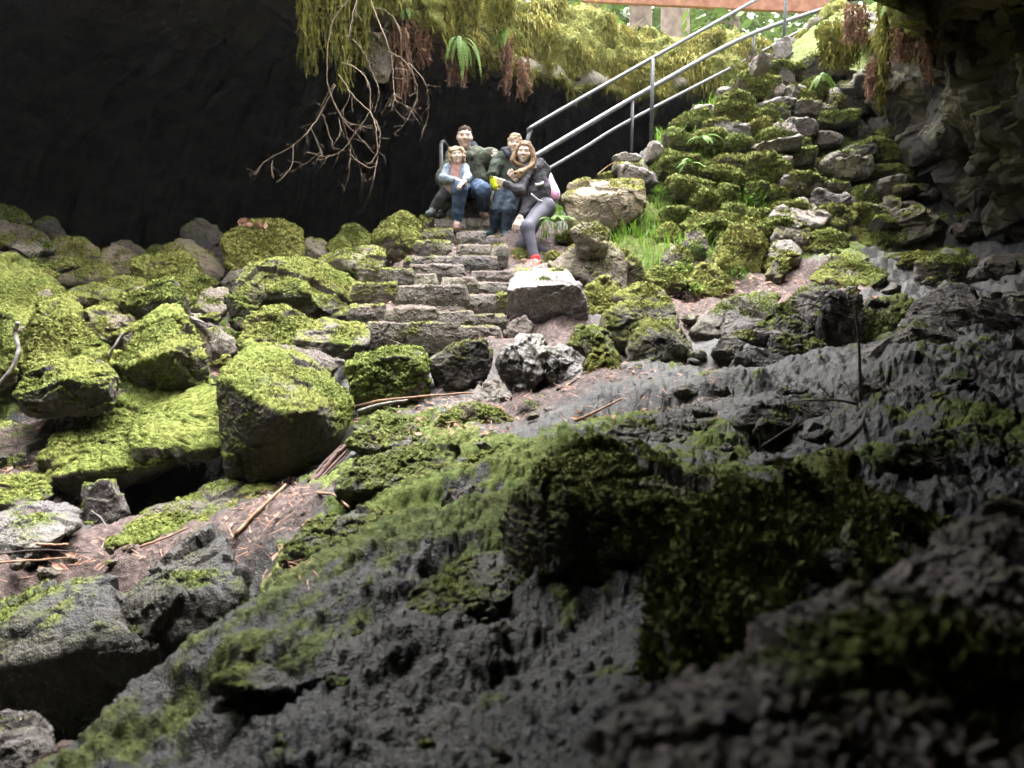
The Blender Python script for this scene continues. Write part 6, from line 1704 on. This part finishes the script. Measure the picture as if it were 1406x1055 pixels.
# ------------------------------------------------------------------ litter, grass, leafy plants
def scatter_ground(cond_boxes, n, seed):
    """random ground-sheet points whose photo pixel falls in one of the boxes"""
    d = GP @ FWD
    px = 703 + F * (GP @ RT) / np.maximum(d, .05); py = 527.5 - F * (GP @ UP) / np.maximum(d, .05)
    r = np.random.default_rng(seed)
    wt = np.zeros(len(GP))
    area = np.maximum(d, .1) ** 2 * np.exp(0)        # grid cells grow with distance
    for x0, y0, x1, y1, w_ in cond_boxes:
        wt = np.maximum(wt, w_ * ((px > x0) & (px < x1) & (py > y0) & (py < y1) & (d > .4) & (d < 12.5)))
    wt *= area
    i = r.choice(len(GP), n, p=wt / wt.sum())
    return GP[i] + r.normal(size=(n, 3)) * np.array([.02, .02, 0]), GN[i], r
def needles():
    pts, nn, r = scatter_ground([(230, 390, 340, 520, 1.5), (440, 330, 700, 480, 1), (900, 380, 1200, 450, 1.2), (0, 740, 240, 800, 1), (0, 560, 180, 600, 1), (320, 660, 430, 800, 1.6), (440, 540, 700, 600, 1), (690, 500, 1000, 580, .5), (0, 620, 110, 680, 1), (540, 300, 600, 360, 2), (680, 340, 760, 420, 1.5)], 16000, 3)
    n = len(pts)
    a = r.uniform(0, 6.28, n); d = np.stack([np.cos(a), np.sin(a), r.normal(size=n) * .25], 1)
    d -= nn * (d * nn).sum(1)[:, None] * .8; d /= np.linalg.norm(d, axis=1)[:, None]
    s = np.cross(d, nn)
    L = r.uniform(.02, .07, n)[:, None]; w_ = r.uniform(.0015, .003, n)[:, None]
    b = pts + nn * .008
    v = np.stack([b - s * w_, b + s * w_, b + d * L + s * w_ * .4 + nn * .006, b + d * L - s * w_ * .4 + nn * .006], 1).reshape(-1, 3)
    # dry leaf flakes
    m = 2600; j = r.choice(n, m)
    d2 = d[j]; s2 = s[j]; l2 = r.uniform(.012, .03, m)[:, None]
    b2 = pts[j] + nn[j] * .010
    v2 = np.stack([b2 - d2 * l2, b2 - s2 * l2 * .5 + nn[j] * .006, b2 + d2 * l2, b2 + s2 * l2 * .5 + nn[j] * .004], 1).reshape(-1, 3)
    v = np.concatenate([v, v2])
    o = mesh_np("needle_litter", v, np.arange(len(v)).reshape(-1, 4), M['litter'], smooth=False)
    tag(o, "red-brown fallen needles and leaf flakes on the paths", "litter", kind="stuff")
needles()
# dry leaves on the yellow boulder
r = np.random.default_rng(77); mb = MB()
for i in range(46):
    c = P(r.uniform(328, 366), 313 - 6 * r.random(), 6.95 + r.uniform(0, .2)); c[2] += r.uniform(-.02, .04)
    dv = r.normal(size=3); dv /= np.linalg.norm(dv); s = np.cross(dv, r.normal(size=3)); s /= np.linalg.norm(s)
    L = r.uniform(.02, .05)
    mb.add([c - dv * L, c - s * L * .5, c + dv * L, c + s * L * .5], [(0, 1, 2, 3)])
tag(mb.build("dry_leaves", M['litter'], smooth=False), "dry brown leaves lying on top of the big yellow boulder", "leaves", kind="stuff")

def grass():
    pts, nn, r = scatter_ground([(840, 290, 935, 345, 2), (880, 330, 945, 372, 1.4), (895, 235, 1060, 300, 1.4), (900, 190, 1030, 260, 1.3), (950, 140, 1040, 200, .9), (955, 330, 975, 345, 2), (930, 385, 975, 405, 1.2), (745, 290, 790, 330, 1), (1000, 300, 1060, 330, .9)], 4600, 31)
    V, Q, k = [], [], 0
    for b, n_ in zip(pts, nn):
        h = r.uniform(.05, .16); a = r.uniform(0, 6.28)
        bend = np.array([math.cos(a), math.sin(a), 0]) * h * r.uniform(.2, .8)
        s = np.array([-math.sin(a), math.cos(a), 0]) * r.uniform(.003, .006)
        b = b + np.array([0, -.03, .01])
        m1 = b + np.array([0, 0, h * .6]) + bend * .35; e = b + np.array([0, 0, h]) + bend
        V += [b - s, b + s, m1 + s * .8, m1 - s * .8, e + s * .15, e - s * .15]
        Q += [(k, k + 1, k + 2, k + 3), (k + 3, k + 2, k + 4, k + 5)]; k += 6
    o = mesh_np("grass", np.array(V), np.array(Q), M['grass'], smooth=False)
    tag(o, "fresh green grass growing among the mossy stones", "grass", kind="stuff")
grass()
def leafy(label, px, py, n, h, seed, d=None):
    r = np.random.default_rng(seed)
    b = P(px, py, d or gdepth(px, py) - .06)
    mb = MB()
    for i in range(n):
        st = b + np.array([r.normal() * h * .5, r.normal() * h * .3, 0])
        tip = st + np.array([r.normal() * h * .4, r.normal() * h * .4 - h * .1, h * r.uniform(.4, 1.1)])
        mb.tube([st, (st + tip) / 2 + r.normal(size=3) * .01, tip], [.002, .0018, .001], 4)
        for j in range(5):
            c = st + (tip - st) * r.uniform(.4, 1)
            dv = np.array([r.normal(), r.normal() - .3, r.normal() * .4]); dv /= np.linalg.norm(dv)
            s = np.cross(dv, [0, 0, 1.0]); s /= np.linalg.norm(s)
            L = r.uniform(.014, .03)
            mb.add([c, c + dv * L * .5 + s * L * .4, c + dv * L, c + dv * L * .5 - s * L * .4], [(0, 1, 2, 3)])
    tag(mb.build("leafy_plant", M['grass'], smooth=False), label, "plant", "small leafy plants on the bank")
for i, (lb, x, y, n, h) in enumerate([("leafy plant spilling over the low mossy stone on the bank", 940, 378, 26, .12), ("leafy plant at the right of the pointed tawny moss stone", 1014, 385, 18, .12), ("leafy plant inside the arched mossy stone", 955, 352, 22, .12),
                                      ("leafy plant under the mossy dome in the wall", 985, 262, 30, .14), ("leafy plant right of the hollow in the lower wall", 1030, 280, 30, .14), ("leafy plant at the foot of the wall's left end", 905, 270, 22, .12),
                                      ("leafy plant between the wall foot and the flat-topped boulder", 880, 312, 26, .15), ("leafy plant low at the edge of the path", 960, 402, 14, .09), ("leafy plant on the upper left shoulder of the rubble wall", 985, 170, 22, .13), ("leafy plant in the wall between the fern and the pale slab", 1040, 235, 24, .13), ("leafy plant low in the wall above the long mossy ledge", 960, 285, 26, .13), ("leafy plant hanging at the wall top beside the stair head", 1020, 125, 20, .13), ("leafy plant near the grass left of the domed moss stone", 1000, 335, 16, .1), ("small leafy plant beside the blocky boulder near the steps", 490, 386, 14, .08)]):
    leafy(lb, x, y, n, h, i)
# ------------------------------------------------------------------ wet air in and under the opening
def haze():
    lo, hi = np.array([-22., -14., -4.]), np.array([27., 50., 19.5])
    v = [(x, y, z) for x in (lo[0], hi[0]) for y in (lo[1], hi[1]) for z in (lo[2], hi[2])]
    f = np.array([(0, 1, 3, 2), (4, 6, 7, 5), (0, 4, 5, 1), (2, 3, 7, 6), (0, 2, 6, 4), (1, 5, 7, 3)])
    m = bpy.data.materials.new("haze_air"); m.use_nodes = True
    nt = m.node_tree; nt.nodes.clear()
    o = nt.nodes.new("ShaderNodeOutputMaterial"); pv = nt.nodes.new("ShaderNodeVolumePrincipled")
    pv.inputs["Color"].default_value = (.86, .88, .95, 1)
    pv.inputs["Density"].default_value = 0.0009
    nt.links.new(pv.outputs[0], o.inputs["Volume"])
    ob = mesh_np("haze", v, f, m, smooth=False)
    tag(ob, "thin wet haze in the cave opening", "haze", kind="stuff")
haze()
